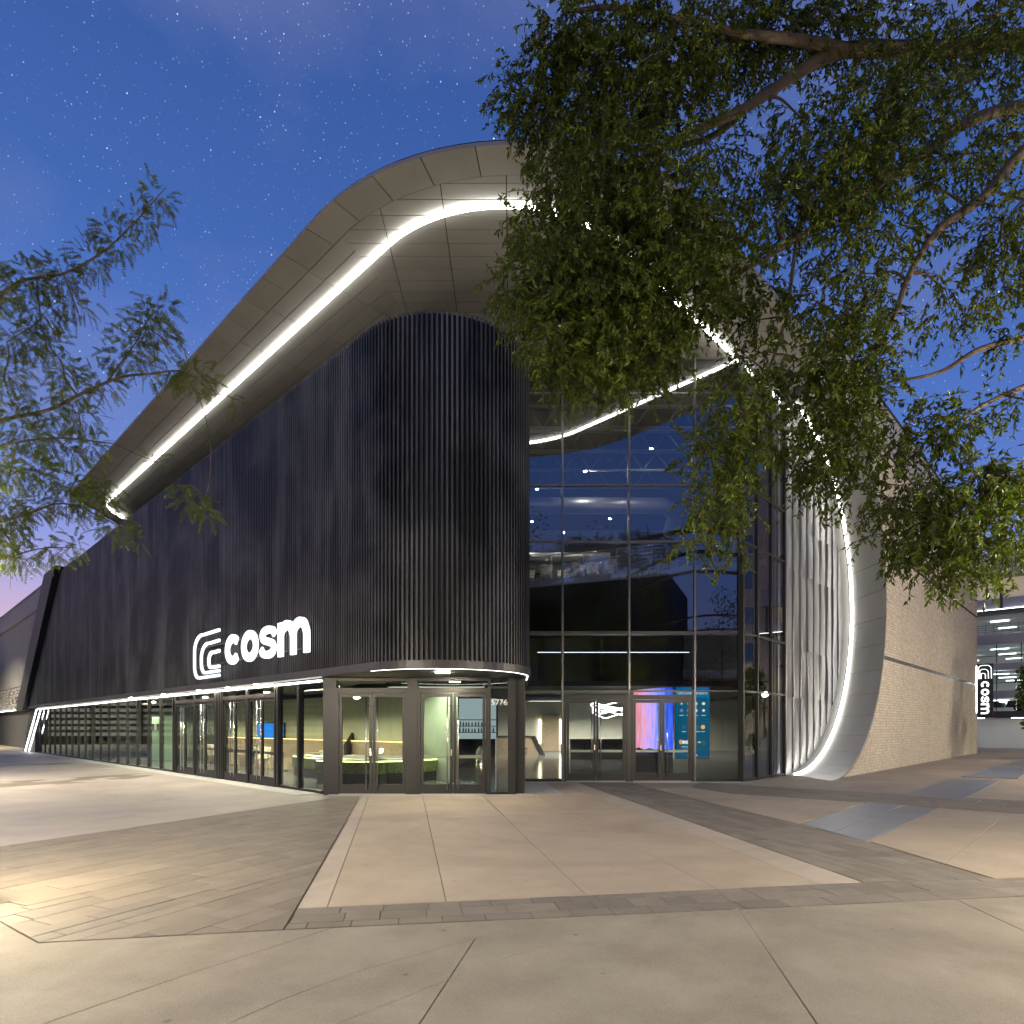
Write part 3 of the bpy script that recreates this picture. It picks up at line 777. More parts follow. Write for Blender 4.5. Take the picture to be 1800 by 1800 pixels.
# lobby doors in the tall glazing
for x0, x1 in ((1.48, 3.43), (3.43, 5.35)):
    MB().box(x0 + .034, x0 + .115, YG - .03, YG + .09, 0, 2.54).build('door_jamb', M_frame, venue)
    MB().box(x1 - .115, x1 - .034, YG - .03, YG + .09, 0, 2.54).build('door_jamb', M_frame, venue)
    MB().box(x0 + .116, x1 - .116, YG - .03, YG + .09, 2.41, 2.54).build('door_head', M_frame, venue)
    pane([(x0 + .04, YG, 2.545), (x1 - .04, YG, 2.545), (x1 - .04, YG, 2.62), (x0 + .04, YG, 2.62)], M_glassL)
    wd = (x1 - x0 - .232) / 2
    door(Vector((x0 + .116, YG)), Vector((1, 0)), wd, True, Vector((0, -1)))
    door(Vector((x0 + .116 + wd, YG)), Vector((1, 0)), wd, False, Vector((0, -1)))
# entrance doors under the rounded nose
YE = 14.85
def post(x0, x1, y0=YE - .06, y1=YE + .1, z1=ZB + .01, name='door_post'): return MB().box(x0, x1, y0, y1, 0, z1).build(name, M_frame, venue)
post(-4.45, -4.14, YE - .05, YE + .20); post(-2.45, -2.22); post(-0.56, -0.50); post(-0.10, 0.085)
for x0, x1 in ((-4.14, -2.45), (-2.22, -0.56)):
    MB().box(x0 + .002, x0 + .06, YE - .05, YE + .09, 0, 2.52).build('door_jamb', M_frame, venue)
    MB().box(x1 - .06, x1 - .002, YE - .05, YE + .09, 0, 2.52).build('door_jamb', M_frame, venue)
    MB().box(x0 + .061, x1 - .061, YE - .05, YE + .09, 2.41, 2.52).build('door_head', M_frame, venue)
    pane([(x0 + .02, YE, 2.525), (x1 - .02, YE, 2.525), (x1 - .02, YE, 2.69), (x0 + .02, YE, 2.69)], M_glassL)
    MB().box(x0, x1, YE - .03, YE + .07, 2.692, ZB + .01).build('door_head', M_frame, venue)
    wd = (x1 - x0 - .122) / 2
    door(Vector((x0 + .061, YE)), Vector((1, 0)), wd, True, Vector((0, -1)))
    door(Vector((x0 + .061 + wd, YE)), Vector((1, 0)), wd, False, Vector((0, -1)))
pane([(-0.49, YE, 0.07), (-0.11, YE, 0.07), (-0.11, YE, 2.69), (-0.49, YE, 2.69)], M_glassL)
MB().box(-0.498, -0.102, YE - .03, YE + .06, 0, .065).build('sill', M_frame, venue)
MB().box(-0.498, -0.102, YE - .03, YE + .06, 2.51, 2.56).build('transom', M_frame, venue)
MB().box(0.02, 0.30, YE + .101, 18.36, 0, ZB + .01).build('return_wall', M_frame, venue)
MB().tube([(0.33, 17.2, 1.02), (0.40, 17.2, 1.02), (0.40, 17.2, .86), (0.33, 17.2, .86)], 0.012, 6).build('door_pull', M_steel, venue)
# long glazed front on the left
UGL = 7.68; HZ = 2.72
vm = [24.05 + 1.405 * k for k in range(20)]
for a, b in zip(vm[:-1], vm[1:]):
    pane([W(UGL, b - .02, .07), W(UGL, a + .02, .07), W(UGL, a + .02, HZ), W(UGL, b - .02, HZ)], M_glassL)
for k, v_ in enumerate(vm): MB().ubox(UGL - .05, UGL + .1, v_ - .035, v_ + .035, 0, HZ).build('mullion', M_mull, venue)
MB().ubox(UGL - .03, UGL + .08, 13.75, 51.0, 0, .07).build('sill', M_frame, venue)
MB().ubox(UGL - .06, UGL - .035, 13.70, 50.5, HZ - .035, HZ + .012).build('light_strip', M_ledsoft, venue)
MB().ubox(UGL - .03, UGL + .1, 13.70, 50.6, HZ, ZB + .01).build('head_rail', M_frame, venue)
for a, b in ((23.82, 22.02), (22.02, 20.21), (19.68, 17.90), (17.90, 16.12)):
    MB().ubox(UGL - .05, UGL + .1, b + .002, b + .07, 0, HZ - .002).build('door_jamb', M_frame, venue)
    MB().ubox(UGL - .05, UGL + .1, a - .07, a - .002, 0, HZ - .002).build('door_jamb', M_frame, venue)
    MB().ubox(UGL - .05, UGL + .1, b + .071, a - .071, 2.41, 2.52).build('door_head', M_frame, venue)
    pane([W(UGL, a - .07, 2.52), W(UGL, b + .07, 2.52), W(UGL, b + .07, HZ), W(UGL, a - .07, HZ)], M_glassL)
    wd = (a - b - .142) / 2
    door(W(UGL, a - .071).xy, -LD, wd, True, -RD); door(W(UGL, a - .071 - wd).xy, -LD, wd, False, -RD)
for v_ in (20.12, 19.94, 19.77): MB().ubox(UGL - .06, UGL + .1, v_ - .05, v_ + .05, 0, HZ - .003).build('mullion', M_mull, venue)
for a, b in ((16.03, 14.89), (14.89, 13.62)):
    pane([W(UGL, a - .03, .07), W(UGL, b + .03, .07), W(UGL, b + .03, HZ), W(UGL, a - .03, HZ)], M_glassL)
for v_ in (16.03, 14.89): MB().ubox(UGL - .05, UGL + .1, v_ - .045, v_ + .045, 0, HZ - .002).build('mullion', M_mull, venue)
# slanted LED lines at the far end of the glazing
for dv in (0.0, 1.0):
    mb = MB(); a, b = W(UGL - .2, 47.9 - dv * 1.3, 2.68), W(UGL - .2, 51.8 - dv * 1.3, 0.06)
    mb.tube([a, b], 0.028, 4); mb.build('slanted_light', M_led2, venue)
MB().hexa([W(7.5, 48.6, 0), W(7.5, 52.5, 0), W(8.4, 52.5, 0), W(8.4, 48.6, 0)], [W(7.5, 48.6, 2.74), W(7.5, 50.3, 2.74), W(8.4, 50.3, 2.74), W(8.4, 48.6, 2.74)]).build('end_wall', M_fascia, venue)

# ---- brick flank on the right: bricks outside the ring
VB = 6.25; UEND = 47.2
def arc_u(z):
    dz = max(-RR, min(RR, z - CZ)); return 20.10 + math.sqrt(max(0, (RR + .06) ** 2 - dz ** 2)) + .02
BR = []; bl_, bh = 0.335, 0.098
for z_lo, z_hi in ((0.02, 4.10), (4.24, 8.22), (8.34, 11.75)):
    nrow = int((z_hi - z_lo) / bh); hh = (z_hi - z_lo) / nrow
    for j in range(nrow):
        z0 = z_lo + j * hh; z1 = z0 + hh; u_ = 19.0 + (0.5 * bl_ if j % 2 else 0) + rng.uniform(-.05, .05)
        while u_ < UEND:
            L = bl_ * rng.choice((1, 1, 1, 0.6, 1.3)); ua, ub = u_ + .006, min(u_ + L - .006, UEND - .003)
            ml, mh = arc_u(z0), arc_u(z1)
            if ub > max(ml, mh) + .03:
                BR.append((max(ua, ml), max(ua, mh), ub, z0 + .006, z1 - .006))
            u_ += L
BR.sort(key=lambda b: (b[0] ** 2 + 30) * (1.6 if b[3] > 4.2 else 1))
mass = MB()
for i, (ua0, ua1, ub, z0, z1) in enumerate(BR):
    pr = VB - rng.uniform(0.0, .012); mb = MB() if i < 300 else mass; c = .006
    o4 = [W(ua0, VB + .05, z0), W(ub, VB + .05, z0), W(ub, VB + .05, z1), W(ua1, VB + .05, z1)]
    f4 = [W(ua0 + c, pr, z0 + c), W(ub - c, pr, z0 + c), W(ub - c, pr, z1 - c), W(ua1 + c, pr, z1 - c)]
    mb.add(o4 + f4, [(0, 1, 5, 4), (1, 2, 6, 5), (2, 3, 7, 6), (3, 0, 4, 7), (4, 5, 6, 7)])
    if i < 300: mb.build('brick', M_brick, venue)
mass.build('brick_field', M_brick, venue, kind='stuff')
mw = MB(); pts = [(arc_u(z) - .01, z) for z in [CZ + RR * math.cos(math.pi * i / 40) for i in range(41)]]
vs = [W(u_, VB + .018, z) for u_, z in pts] + [W(UEND, VB + .018, z) for u_, z in pts]
mw.add(vs, [(i, i + 1, 42 + i, 41 + i) for i in range(40)]); mw.build('brick_bed', M_mortar, venue)
MB().ubox(arc_u(4.17), UEND, VB - .004, VB + .03, 4.105, 4.235).build('reveal_strip', mat('reveal_steel', (.5, .5, .52), .22, 1.0), venue)
MB().ubox(arc_u(8.28), UEND, VB - .002, VB + .03, 8.225, 8.335).build('reveal_strip', M_joint, venue)
MB().ubox(20.5, UEND, VB + .002, VB + .03, 11.76, 11.86).build('reveal_strip', M_joint, venue)
for k in range(11):
    u_ = 20.2 + 2.46 * k
    MB().ubox(u_ + .006, u_ + 2.454, VB - .03, VB + .05, 12.62 if u_ < 20.3 else 11.865, 13.42).build('parapet_panel', M_capstone, venue)
MB().ubox(20.2, UEND + .1, VB - .07, VB + .25, 13.42, 13.50).build('coping', M_frame, venue)
MB().ubox(20.2, UEND + .0, VB + .06, VB + .3, 12.46, 13.418).build('parapet_wall', M_mortar, venue)
MB().ubox(UEND, UEND + .05, VB - .015, 30, 0, 13.41).build('end_face', M_capstone, venue)
# body behind the ribs so that nothing shows through
MB().ubox(12.3, 12.5, 22, 52, 0, ZS + .04).build('inner_wall', M_joint, venue)
MB().ubox(26.0, UEND, 29.8, 30, 0, ZS).build('inner_wall', M_joint, venue)
# black leaning fin at the far left end of the ribbed wall
MB().hexa([W(7.05, 49.95, ZB - .1), W(8.6, 49.95, ZB - .1), W(8.6, 52.3, ZB - .1), W(7.05, 52.3, ZB - .1)], [W(7.05, 40.2, ZT + .25), W(8.6, 40.2, ZT + .25), W(8.6, 43.1, ZT + .25), W(7.05, 43.1, ZT + .25)]).build('leaning_fin', M_ribback, venue)


# ------------------------------------------------------------------ signs
def catmull(P, n=6, closed=False):
    P = [Vector(p) for p in P]; out = []; N = len(P)
    rngi = range(N if closed else N - 1)
    for i in rngi:
        if closed: p0, p1, p2, p3 = P[i - 1], P[i], P[(i + 1) % N], P[(i + 2) % N]
        else: p0, p1, p2, p3 = P[max(i - 1, 0)], P[i], P[i + 1], P[min(i + 2, N - 1)]
        for k in range(n):
            t = k / n
            out.append(0.5 * ((2 * p1) + (p2 - p0) * t + (2 * p0 - 5 * p1 + 4 * p2 - p3) * t * t + (3 * p1 - p0 - 3 * p2 + p3) * t ** 3))
    if not closed: out.append(P[-1])
    return out
def stroke_prism(mb, P, wd, to3, depth, closed=False):
    """flat stroke of width wd along the 2-D points, mapped by to3(x, y, t) and given depth"""
    P = [Vector(p) for p in P]; n = len(P); vs = []
    for i, p in enumerate(P):
        if closed: t = P[(i + 1) % n] - P[i - 1]
        else: t = P[min(i + 1, n - 1)] - P[max(i - 1, 0)]
        t.normalize(); q = Vector((-t.y, t.x)); ww = wd[i] if isinstance(wd, list) else wd
        a, b = p + q * ww / 2, p - q * ww / 2
        vs += [to3(a.x, a.y, 0), to3(b.x, b.y, 0), to3(b.x, b.y, depth), to3(a.x, a.y, depth)]
    fs = []
    for i in range(n if closed else n - 1):
        j = (i + 1) % n
        for k in range(4): fs.append((4 * i + k, 4 * i + (k + 1) % 4, 4 * j + (k + 1) % 4, 4 * j + k))
    if not closed: fs += [(0, 1, 2, 3), (4 * n - 1, 4 * n - 2, 4 * n - 3, 4 * n - 4)]
    mb.add(vs, fs)
def ell(cx, cy, rx, ry, a0_, a1_, n=28): return [(cx + rx * math.cos(math.radians(a0_ + (a1_ - a0_) * i / n)), cy + ry * math.sin(math.radians(a0_ + (a1_ - a0_) * i / n))) for i in range(n + 1)]
LET = {}
LET['c'] = ([(ell(.53, .43, .375, .305, 42, 318), .23, False)], 1.06)
LET['o'] = ([(ell(.52, .43, .375, .305, 0, 348, 29), .23, True)], 1.04)
LET['s'] = ([(catmull([(.90, .585), (.80, .70), (.52, .745), (.26, .70), (.19, .60), (.30, .50), (.52, .445), (.76, .38), (.85, .27), (.76, .155), (.52, .11), (.24, .155), (.12, .28)], 5), .195, False)], 1.03)
LET['m'] = ([([(.14, 0), (.14, .84)], .235, False),
             (catmull([(.14, .46), (.20, .64), (.42, .745), (.66, .70), (.78, .52), (.80, .40), (.80, 0)], 5), .235, False),
             (catmull([(.80, .46), (.86, .64), (1.08, .745), (1.32, .70), (1.44, .52), (1.46, .40), (1.46, 0)], 5), .235, False)], 1.6)
def logo_arcs():
    out = []
    for x0, yb, yt, w_ in ((0.06, 0.05, 1.36, 0.082), (0.62, 0.18, 1.06, 0.082), (1.22, 0.31, 0.76, 0.090)):
        hgt = yt - yb; r1 = min(0.62, hgt * .62); r2 = min(0.38, hgt * .36)
        P = [(2.02, yt), (x0 + r1 * 1.25, yt - .02)] + ell(x0 + r1, yt - r1 * .78, r1, r1 * .76, 80, 180, 10) + ell(x0 + r2, yb + r2, r2, r2, 180, 270, 8) + [(2.02, yb)]
        out.append((P, w_))
    return out
def cosm_sign(root, to3, mapl, material, depth):
    for P, w_ in logo_arcs():
        mb = MB(); stroke_prism(mb, P, w_, to3, depth); mb.build('logo_arc', material, root)
    x = mapl
    for ch in 'cosm':
        strokes, adv = LET[ch]; mb = MB()
        for k, (P, w_, cl) in enumerate(strokes):
            stroke_prism(mb, [(x + px_, .28 + py_ ) for px_, py_ in P], w_, (lambda a, b, c, k=k: to3(a, b, c + .003 * k)), depth, cl)
        mb.build('letter', material, root); x += adv + .045
ws = empty('wall_sign', W(7.25, 17, 3.0), label='large glowing white sign reading cosm on the black ribbed wall', cat='sign')
cosm_sign(ws, lambda x, y, t: W(7.215 - t, 20.72 - x, 3.05 + y), 2.43, M_sign, 0.06)
rails = MB()
for z in (3.45, 4.0): rails.ubox(7.22, 7.28, 13.6, 20.5, z - .02, z + .02)
rails.build('mounting_rail', M_signside, ws)

bs = empty('blade_sign', W(46.9, 6.0, 2.4), label='vertical black blade sign with glowing white cosm lettering on the brick corner', cat='sign')
MB().ubox(46.80, 47.0, 5.42, 6.20, 2.36, 5.40).build('cabinet', M_signside, bs)
sc_ = 0.475
# text runs downwards: sign x -> -z, sign y -> towards the street (v decreasing to the right in the picture)
cosm_sign(bs, lambda x, y, t: W(46.795 - t, 6.17 - (y * sc_ + .03), 5.32 - x * sc_ * 0.86), 2.36, emis('blade_white', (.95, .98, 1), 2.2), 0.02)
MB().ubox(46.84, 46.96, 6.205, 6.235, 2.45, 5.3).build('back_light', M_led2, bs)
# address number on the side light: raised digits
num = empty('address_number', (-0.47, YE - .01, 2.2), label='white street number 5776 on the narrow glass beside the entrance doors', cat='number')
for i, ch in enumerate('5776'):
    cu = bpy.data.curves.new('digit', 'FONT'); cu.body = ch; cu.size = 0.19; cu.extrude = 0.002; cu.resolution_u = 3
    tmp = bpy.data.objects.new('digit_tmp', cu); COL.objects.link(tmp)
    me = bpy.data.meshes.new_from_object(tmp); bpy.data.objects.remove(tmp)
    me.materials.clear(); me.materials.append(mat('number_white', (.75, .75, .73), .5, emit=(1, 1, 1), estr=.12))
    me.transform(Matrix.Translation((-0.497 + .098 * i, YE - .014, 2.12)) @ Matrix.Rotation(math.radians(90), 4, 'X'))
    link('digit', me, num)

# ------------------------------------------------------------------ lobby
M_floor = mat('polished_floor', (0.16, 0.17, 0.18), 0.12, 0, var=0.15, vscale=0.6, spec=0.6)
M_pale = mat('plaster', (0.62, 0.61, 0.55), 0.8, 0, var=0.04)
M_wood = mat('oak_veneer', (0.36, 0.27, 0.19), 0.5, 0, var=0.18, vscale=7)
M_black = mat('black_matt', (0.015, 0.015, 0.016), 0.55)
M_dark = mat('dark_ceiling', (0.03, 0.032, 0.036), 0.8, 0, var=0.2)
M_green = mat('green_plaster', (0.36, 0.40, 0.31), 0.75, 0, var=0.05)
M_moss = mat('moss', (0.14, 0.19, 0.05), 0.95, 0, var=0.5, vscale=14, bump=1.0, bscale=40)
lobby_floor = MB().prism([W(7.72, 13.6).xy, W(7.72, 51).xy, W(12.3, 51).xy, W(12.3, 42).xy, Vector((-9, 42)), Vector((17, 42)), W(26, 8.1).xy, W(17.9, 8.1).xy, Vector((6.7, 18.6)), Vector((.2, 18.6)), Vector((.0, 14.95)), Vector((-4.2, 14.95))], -0.02, 0.021).build('lobby_floor', M_floor, kind='structure')
lw = MB().box(-9, 17, 41.9, 42.1, 0, 12.3); lobby_wall = lw.build('lobby_wall', M_pale, kind='structure')
MB().ubox(11.9, 12.1, 13.9, 50, 0, 2.7).build('lobby_wall', M_green, kind='structure')
# dark drop ceiling over the ground floor front, bulkhead behind
MB().prism([W(8.3, 14.2).xy, W(8.3, 49).xy, W(12.2, 49).xy, W(12.2, 22).xy, Vector((-4.5, 18.5)), Vector((-.3, 18.2)), Vector((-.3, 15.1)), Vector((-4.2, 15.1))], 2.87, 2.97).build('lobby_ceiling', M_dark, kind='structure')
MB().box(-9, 13, 26.0, 41.8, 3.3, 3.5).build('lobby_ceiling', M_dark, kind='structure')
mez = MB().prism([(-9, 30.0), (-1, 27.6), (9.6, 23.2), (13, 26), (13, 41.8), (-9, 41.8)], 7.55, 7.85).build('mezzanine_floor', mat('slab_blue_grey', (.16, .17, .2), .6), kind='structure')
MB().box(-9, 9, 33.9, 34.1, 7.86, 12.2).build('mezzanine_wall', mat('mezz_wall', (.22, .23, .26), .8), kind='structure')
# ducts and ceiling steel
dct = mat('galvanised_duct', (.30, .31, .33), .4, .6)
def duct(pts, r, lab): return MB().tube([Vector(p) for p in pts], r, 12).build('ceiling_duct', dct, label=lab, cat='duct')
duct([(-3, 25, 10.4), (6.0, 25, 10.4), (6.6, 25.3, 10.2), (6.7, 26.5, 9.8)], .32, 'round metal duct high in the glass lobby with an elbow at its end')
duct([(-3, 29, 9.4), (4.5, 29, 9.4)], .25, 'thinner round metal duct behind the upper lobby windows')
duct([(0, 30, 3.0), (9, 30, 3.0)], .16, 'low service duct under the lobby bulkhead ceiling')
for k in range(4):
    t = MB(); y = 20.6 + 1.7 * k; t.tube([(0.5, y, 12.1), (9.5 + k, y, 12.1)], .06, 6); t.tube([(0.5, y, 11.4), (9.5 + k, y, 11.4)], .05, 6)
    for i in range(9): t.tube([(0.5 + i, y, 12.1), (1.0 + i, y, 11.4), (1.5 + i, y, 12.1)], .025, 5)
    t.build('roof_truss', mat('truss_paint', (.2, .2, .21), .6), label=['first', 'second', 'third', 'fourth'][k] + ' open steel roof truss behind the tall glazing, counted from the glass', cat='truss', group='lobby roof trusses')
# pendant lamps
def pendant(x, y, z, lab, top=12.0):
    r = empty('pendant_lamp', (x, y, z), label=lab, cat='lamp', group='pendant lamps in the upper lobby')
    MB().lathe([(.0, .16), (.05, .16), (.06, 0), (.055, 0)], (x, y, z), 12).build('shade', M_black, r)
    MB().lathe([(.0, -.012), (.04, -.006), (.05, .01)], (x, y, z), 10).build('bulb', emis('pendant_bulb', (1, .9, .72), 1500), r)
    MB().tube([(x, y, z + .16), (x, y, top)], .008, 4).build('cable', M_black, r)
for (px_, py_, d_), lab in zip([(1028, 829, 24), (1145, 789, 23), (944, 860, 26), (1019, 891, 27), (935, 917, 29), (1072, 912, 28), (991, 936, 30)],
        ['lit pendant lamp just left of the upper middle mullion', 'highest lit pendant lamp in the upper lobby window', 'lit pendant lamp in the top corner beside the ribbed wall', 'lit pendant lamp hanging below the round duct',
         'low lit pendant lamp beside the ribbed wall', 'lit pendant lamp right of the duct elbow', 'lowest lit pendant lamp above the mezzanine chairs']):
    p = at(px_, py_, d_); pendant(p.x, p.y, p.z, lab)
# mezzanine seating: tub chairs and railing
M_chair = mat('cream_shell', (.62, .57, .48), .5, 0)
def chair_parts(root):
    sh = MB(); n = 10
    for k in range(n):
        t0, t1 = math.radians(-35 + 250 * k / n), math.radians(-35 + 250 * (k + 1) / n); h0 = .36 + .06 * math.sin(math.pi * k / n); h1 = .36 + .06 * math.sin(math.pi * (k + 1) / n)
        q = lambda t, r: Vector((r * math.cos(t), r * math.sin(t), 0))
        sh.hexa([q(t0, .25) + Vector((0, 0, .44)), q(t1, .25) + Vector((0, 0, .44)), q(t1, .22) + Vector((0, 0, .44)), q(t0, .22) + Vector((0, 0, .44))],
                [q(t0, .31) + Vector((0, 0, .44 + h0)), q(t1, .31) + Vector((0, 0, .44 + h1)), q(t1, .28) + Vector((0, 0, .44 + h1)), q(t0, .28) + Vector((0, 0, .44 + h0))])
    link('backrest', sh.mesh('backrest', M_chair), root)
    link('seat', MB().lathe([(0, .46), (.2, .46), (.25, .44), (.24, .40), (0, .40)], (0, 0, 0), 14).mesh('seat', M_chair), root)
    lm_ = MB().tube([(.14, .14, .41), (.22, .22, 0)], [.016, .010], 6).mesh('leg', M_chair)
    for k in range(4):
        o = link('leg', lm_, root); o.rotation_euler = (0, 0, math.pi / 2 * k)
def plain_empty(name, loc, rz, **tg):
    o = bpy.data.objects.new(name, None); COL.objects.link(o); o.location = loc; o.rotation_euler = (0, 0, rz); o.empty_display_size = .2; return tag(o, **tg)
def copy_tree(o, loc, rz, **tg):
    r = o.copy(); COL.objects.link(r); r.location = loc; r.rotation_euler = (0, 0, rz)
    for ch in o.children:
        c = ch.copy(); COL.objects.link(c); c.parent = r
    return tag(r, **tg)
spots = [(0.75, 28.3, .4, 'cream tub chair on the mezzanine nearest the ribbed wall'), (1.5, 27.7, 2.2, 'cream tub chair second from the ribbed wall on the mezzanine'), (2.3, 28.2, -.6, 'cream tub chair set back on the mezzanine, third from the ribbed wall'),
         (2.9, 27.2, 1.1, 'cream tub chair just left of the middle mezzanine mullion'), (3.5, 27.4, 3.0, 'cream tub chair facing the railing near the middle of the mezzanine'), (4.15, 26.9, -1.9, 'cream tub chair last in the mezzanine row, toward the railing end')]
c0 = None
for x, y, rz, lab in spots:
    if c0 is None:
        c0 = plain_empty('tub_chair', (x, y, 7.86), rz, label=lab, cat='chair', group='mezzanine tub chairs'); chair_parts(c0)
    else: copy_tree(c0, (x, y, 7.86), rz, label=lab)
for x, y, lab in ((1.1, 28.9, 'small round table on the mezzanine nearer the ribbed wall'), (3.3, 28.2, 'small round table on the mezzanine nearer the middle mullion')):
    r = empty('round_table', (x, y, 7.86), label=lab, cat='table', group='mezzanine tables')
    MB().lathe([(0, .74), (.38, .74), (.38, .71), (0, .71)], (x, y, 7.86), 18).build('table_top', M_black, r)
    MB().lathe([(.03, .71), (.03, .03), (.22, .02), (.22, 0)], (x, y, 7.86), 12).build('pedestal', M_black, r)
rl = empty('mezzanine_railing', (4, 26, 7.86), label='steel railing with horizontal rods along the mezzanine edge', cat='railing')
RA, RB = Vector((-.9, 27.7)), Vector((9.4, 23.42))
for k in range(7): MB().tube([(RA.x, RA.y, 7.95 + .15 * k), (RB.x, RB.y, 7.95 + .15 * k)], .008 if k < 6 else .022, 5).build('rail', M_steel, rl)
for k in range(9):
    q = RA + (RB - RA) * (k / 8); MB().box(q.x - .015, q.x + .015, q.y - .03, q.y + .03, 7.85, 8.84).build('baluster', M_steel, rl)
# ceiling light panels of the lobby (unseen behind their skirts; only the cove lamp shows)
def panel_lamp(x0, x1, y0, y1, z, s, lab, col=(1, .93, .80), skirt=.05):
    r = empty('ceiling_lamp', ((x0 + x1) / 2, (y0 + y1) / 2, z), label=lab, cat='lamp')
    hb = MB().box(x0, x1, y0, y1, z + .02, z + .07)
    if skirt:
        for a in (y0 - .012, y1): hb.box(x0, x1, a, a + .012, z - skirt, z + .07)
    hb.build('housing', M_black, r)
    MB().box(x0 + .02, x1 - .02, y0 + .02, y1 - .02, z + .005, z + .019).build('diffuser', emis('panel_%d' % s, col, s), r)
panel_lamp(1.0, 7.6, 33.0, 33.25, 3.18, 200, 'long linear ceiling lamp over the lobby desks')
panel_lamp(1.0, 8.4, 37.0, 37.3, 3.18, 280, 'linear ceiling lamp washing the rear lobby wall')
panel_lamp(0.9, 6.4, 22.6, 22.72, 4.28, 3, 'thin cove lamp running behind the transom above the lobby doors', (.9, .95, 1), 0)
panel_lamp(-3.6, -.8, 18.0, 18.2, 2.80, 110, 'linear lamp in the ceiling behind the entrance doors', (.9, 1, .72))
for k, v_ in enumerate((17.5, 22.0, 27.5, 34.0)):
    c = W(9.6, v_, 2.80); r = empty('ceiling_lamp', c, label='unseen lamp in the low ceiling behind the long glass front, %s from the corner' % ['first', 'second', 'third', 'fourth'][k], cat='lamp')
    MB().ubox(9.5, 9.7, v_ - 1.1, v_ + 1.1, 2.81, 2.86).ubox(9.47, 9.495, v_ - 1.1, v_ + 1.1, 2.73, 2.86).ubox(9.705, 9.73, v_ - 1.1, v_ + 1.1, 2.73, 2.86).build('housing', M_black, r)
    MB().ubox(9.52, 9.68, v_ - 1.05, v_ + 1.05, 2.79, 2.809).build('diffuser', emis('low_lamp', (1.0, .96, .66), 260), r)
# reception desk, counters
rd = empty('reception_desk', (0.7, 35.5, 0), label='oak reception desk with slanted dark end in the lobby', cat='desk')
MB().hexa([(-2.0, 35.0, .02), (1.55, 35.0, .02), (1.55, 36.0, .02), (-2.0, 36.0, .02)], [(-2.0, 35.0, 1.06), (1.05, 35.0, 1.06), (1.05, 36.0, 1.06), (-2.0, 36.0, 1.06)]).build('front_panel', M_wood, rd)
MB().hexa([(1.56, 34.95, .02), (1.86, 34.95, .02), (1.86, 36.0, .02), (1.56, 36.0, .02)], [(1.06, 34.95, 1.10), (1.30, 34.95, 1.10), (1.30, 36.0, 1.10), (1.06, 36.0, 1.10)]).build('end_panel', M_black, rd)
MB().box(-2.05, 1.05, 34.92, 36.05, 1.065, 1.11).build('counter_top', M_black, rd)
ct = empty('service_counter', (4.5, 31, 0), label='long black service counter with pale top in the lobby', cat='counter')
MB().box(2.9, 7.2, 30.9, 31.6, .02, 1.0).build('front_panel', M_black, ct); MB().box(2.8, 7.3, 30.8, 31.7, 1.0, 1.05).build('counter_top', M_pale, ct)
mo = empty('monitor', (.6, 35.5, 1.11), label='black monitor standing on the oak reception desk', cat='monitor')
MB().box(.3, .75, 35.4, 35.43, 1.22, 1.5).build('screen', M_black, mo); MB().box(.48, .57, 35.42, 35.5, 1.11, 1.25).build('stand', M_black, mo)
dw = MB().box(2.0, 3.1, 41.7, 41.88, 0.03, 2.4).build('doorway', M_wood, label='wood lined doorway in the rear lobby wall', cat='doorway')
for k, (x_, lab) in enumerate(((1.85, 'vertical wall light left of the wood doorway'), (3.25, 'vertical wall light right of the wood doorway'))):
    MB().box(x_ - .04, x_ + .04, 41.8, 41.88, .5, 2.1).build('wall_light', emis('wall_light', (1, .86, .55), 12), label=lab, cat='lamp')
# neon sculpture
ns = empty('neon_sculpture', (4.6, 27, 2.2), label='tangled white neon tube sculpture hanging in the lobby', cat='sculpture')
rg = random.Random(11)
for k in range(5):
    P = []; ph = rg.uniform(0, 6); zc = 2.15 + .10 * k; r0 = rg.uniform(.8, 1.25)
    for i in range(12):
        t = 2 * math.pi * i / 12; P.append((4.55 + r0 * math.cos(t) + .15 * math.sin(3 * t + ph), 27 + .5 * math.sin(t + ph), zc + .16 * math.sin(2 * t + ph)))
    MB().tube(catmull(P, 4, True), 0.017, 6, close=True).build('neon_tube', emis('neon_white', (1, .97, .93), 9), ns)
for x_ in (3.8, 5.3): MB().tube([(x_, 27, 2.5), (x_, 27, 3.28)], .006, 4).build('cable', M_black, ns)
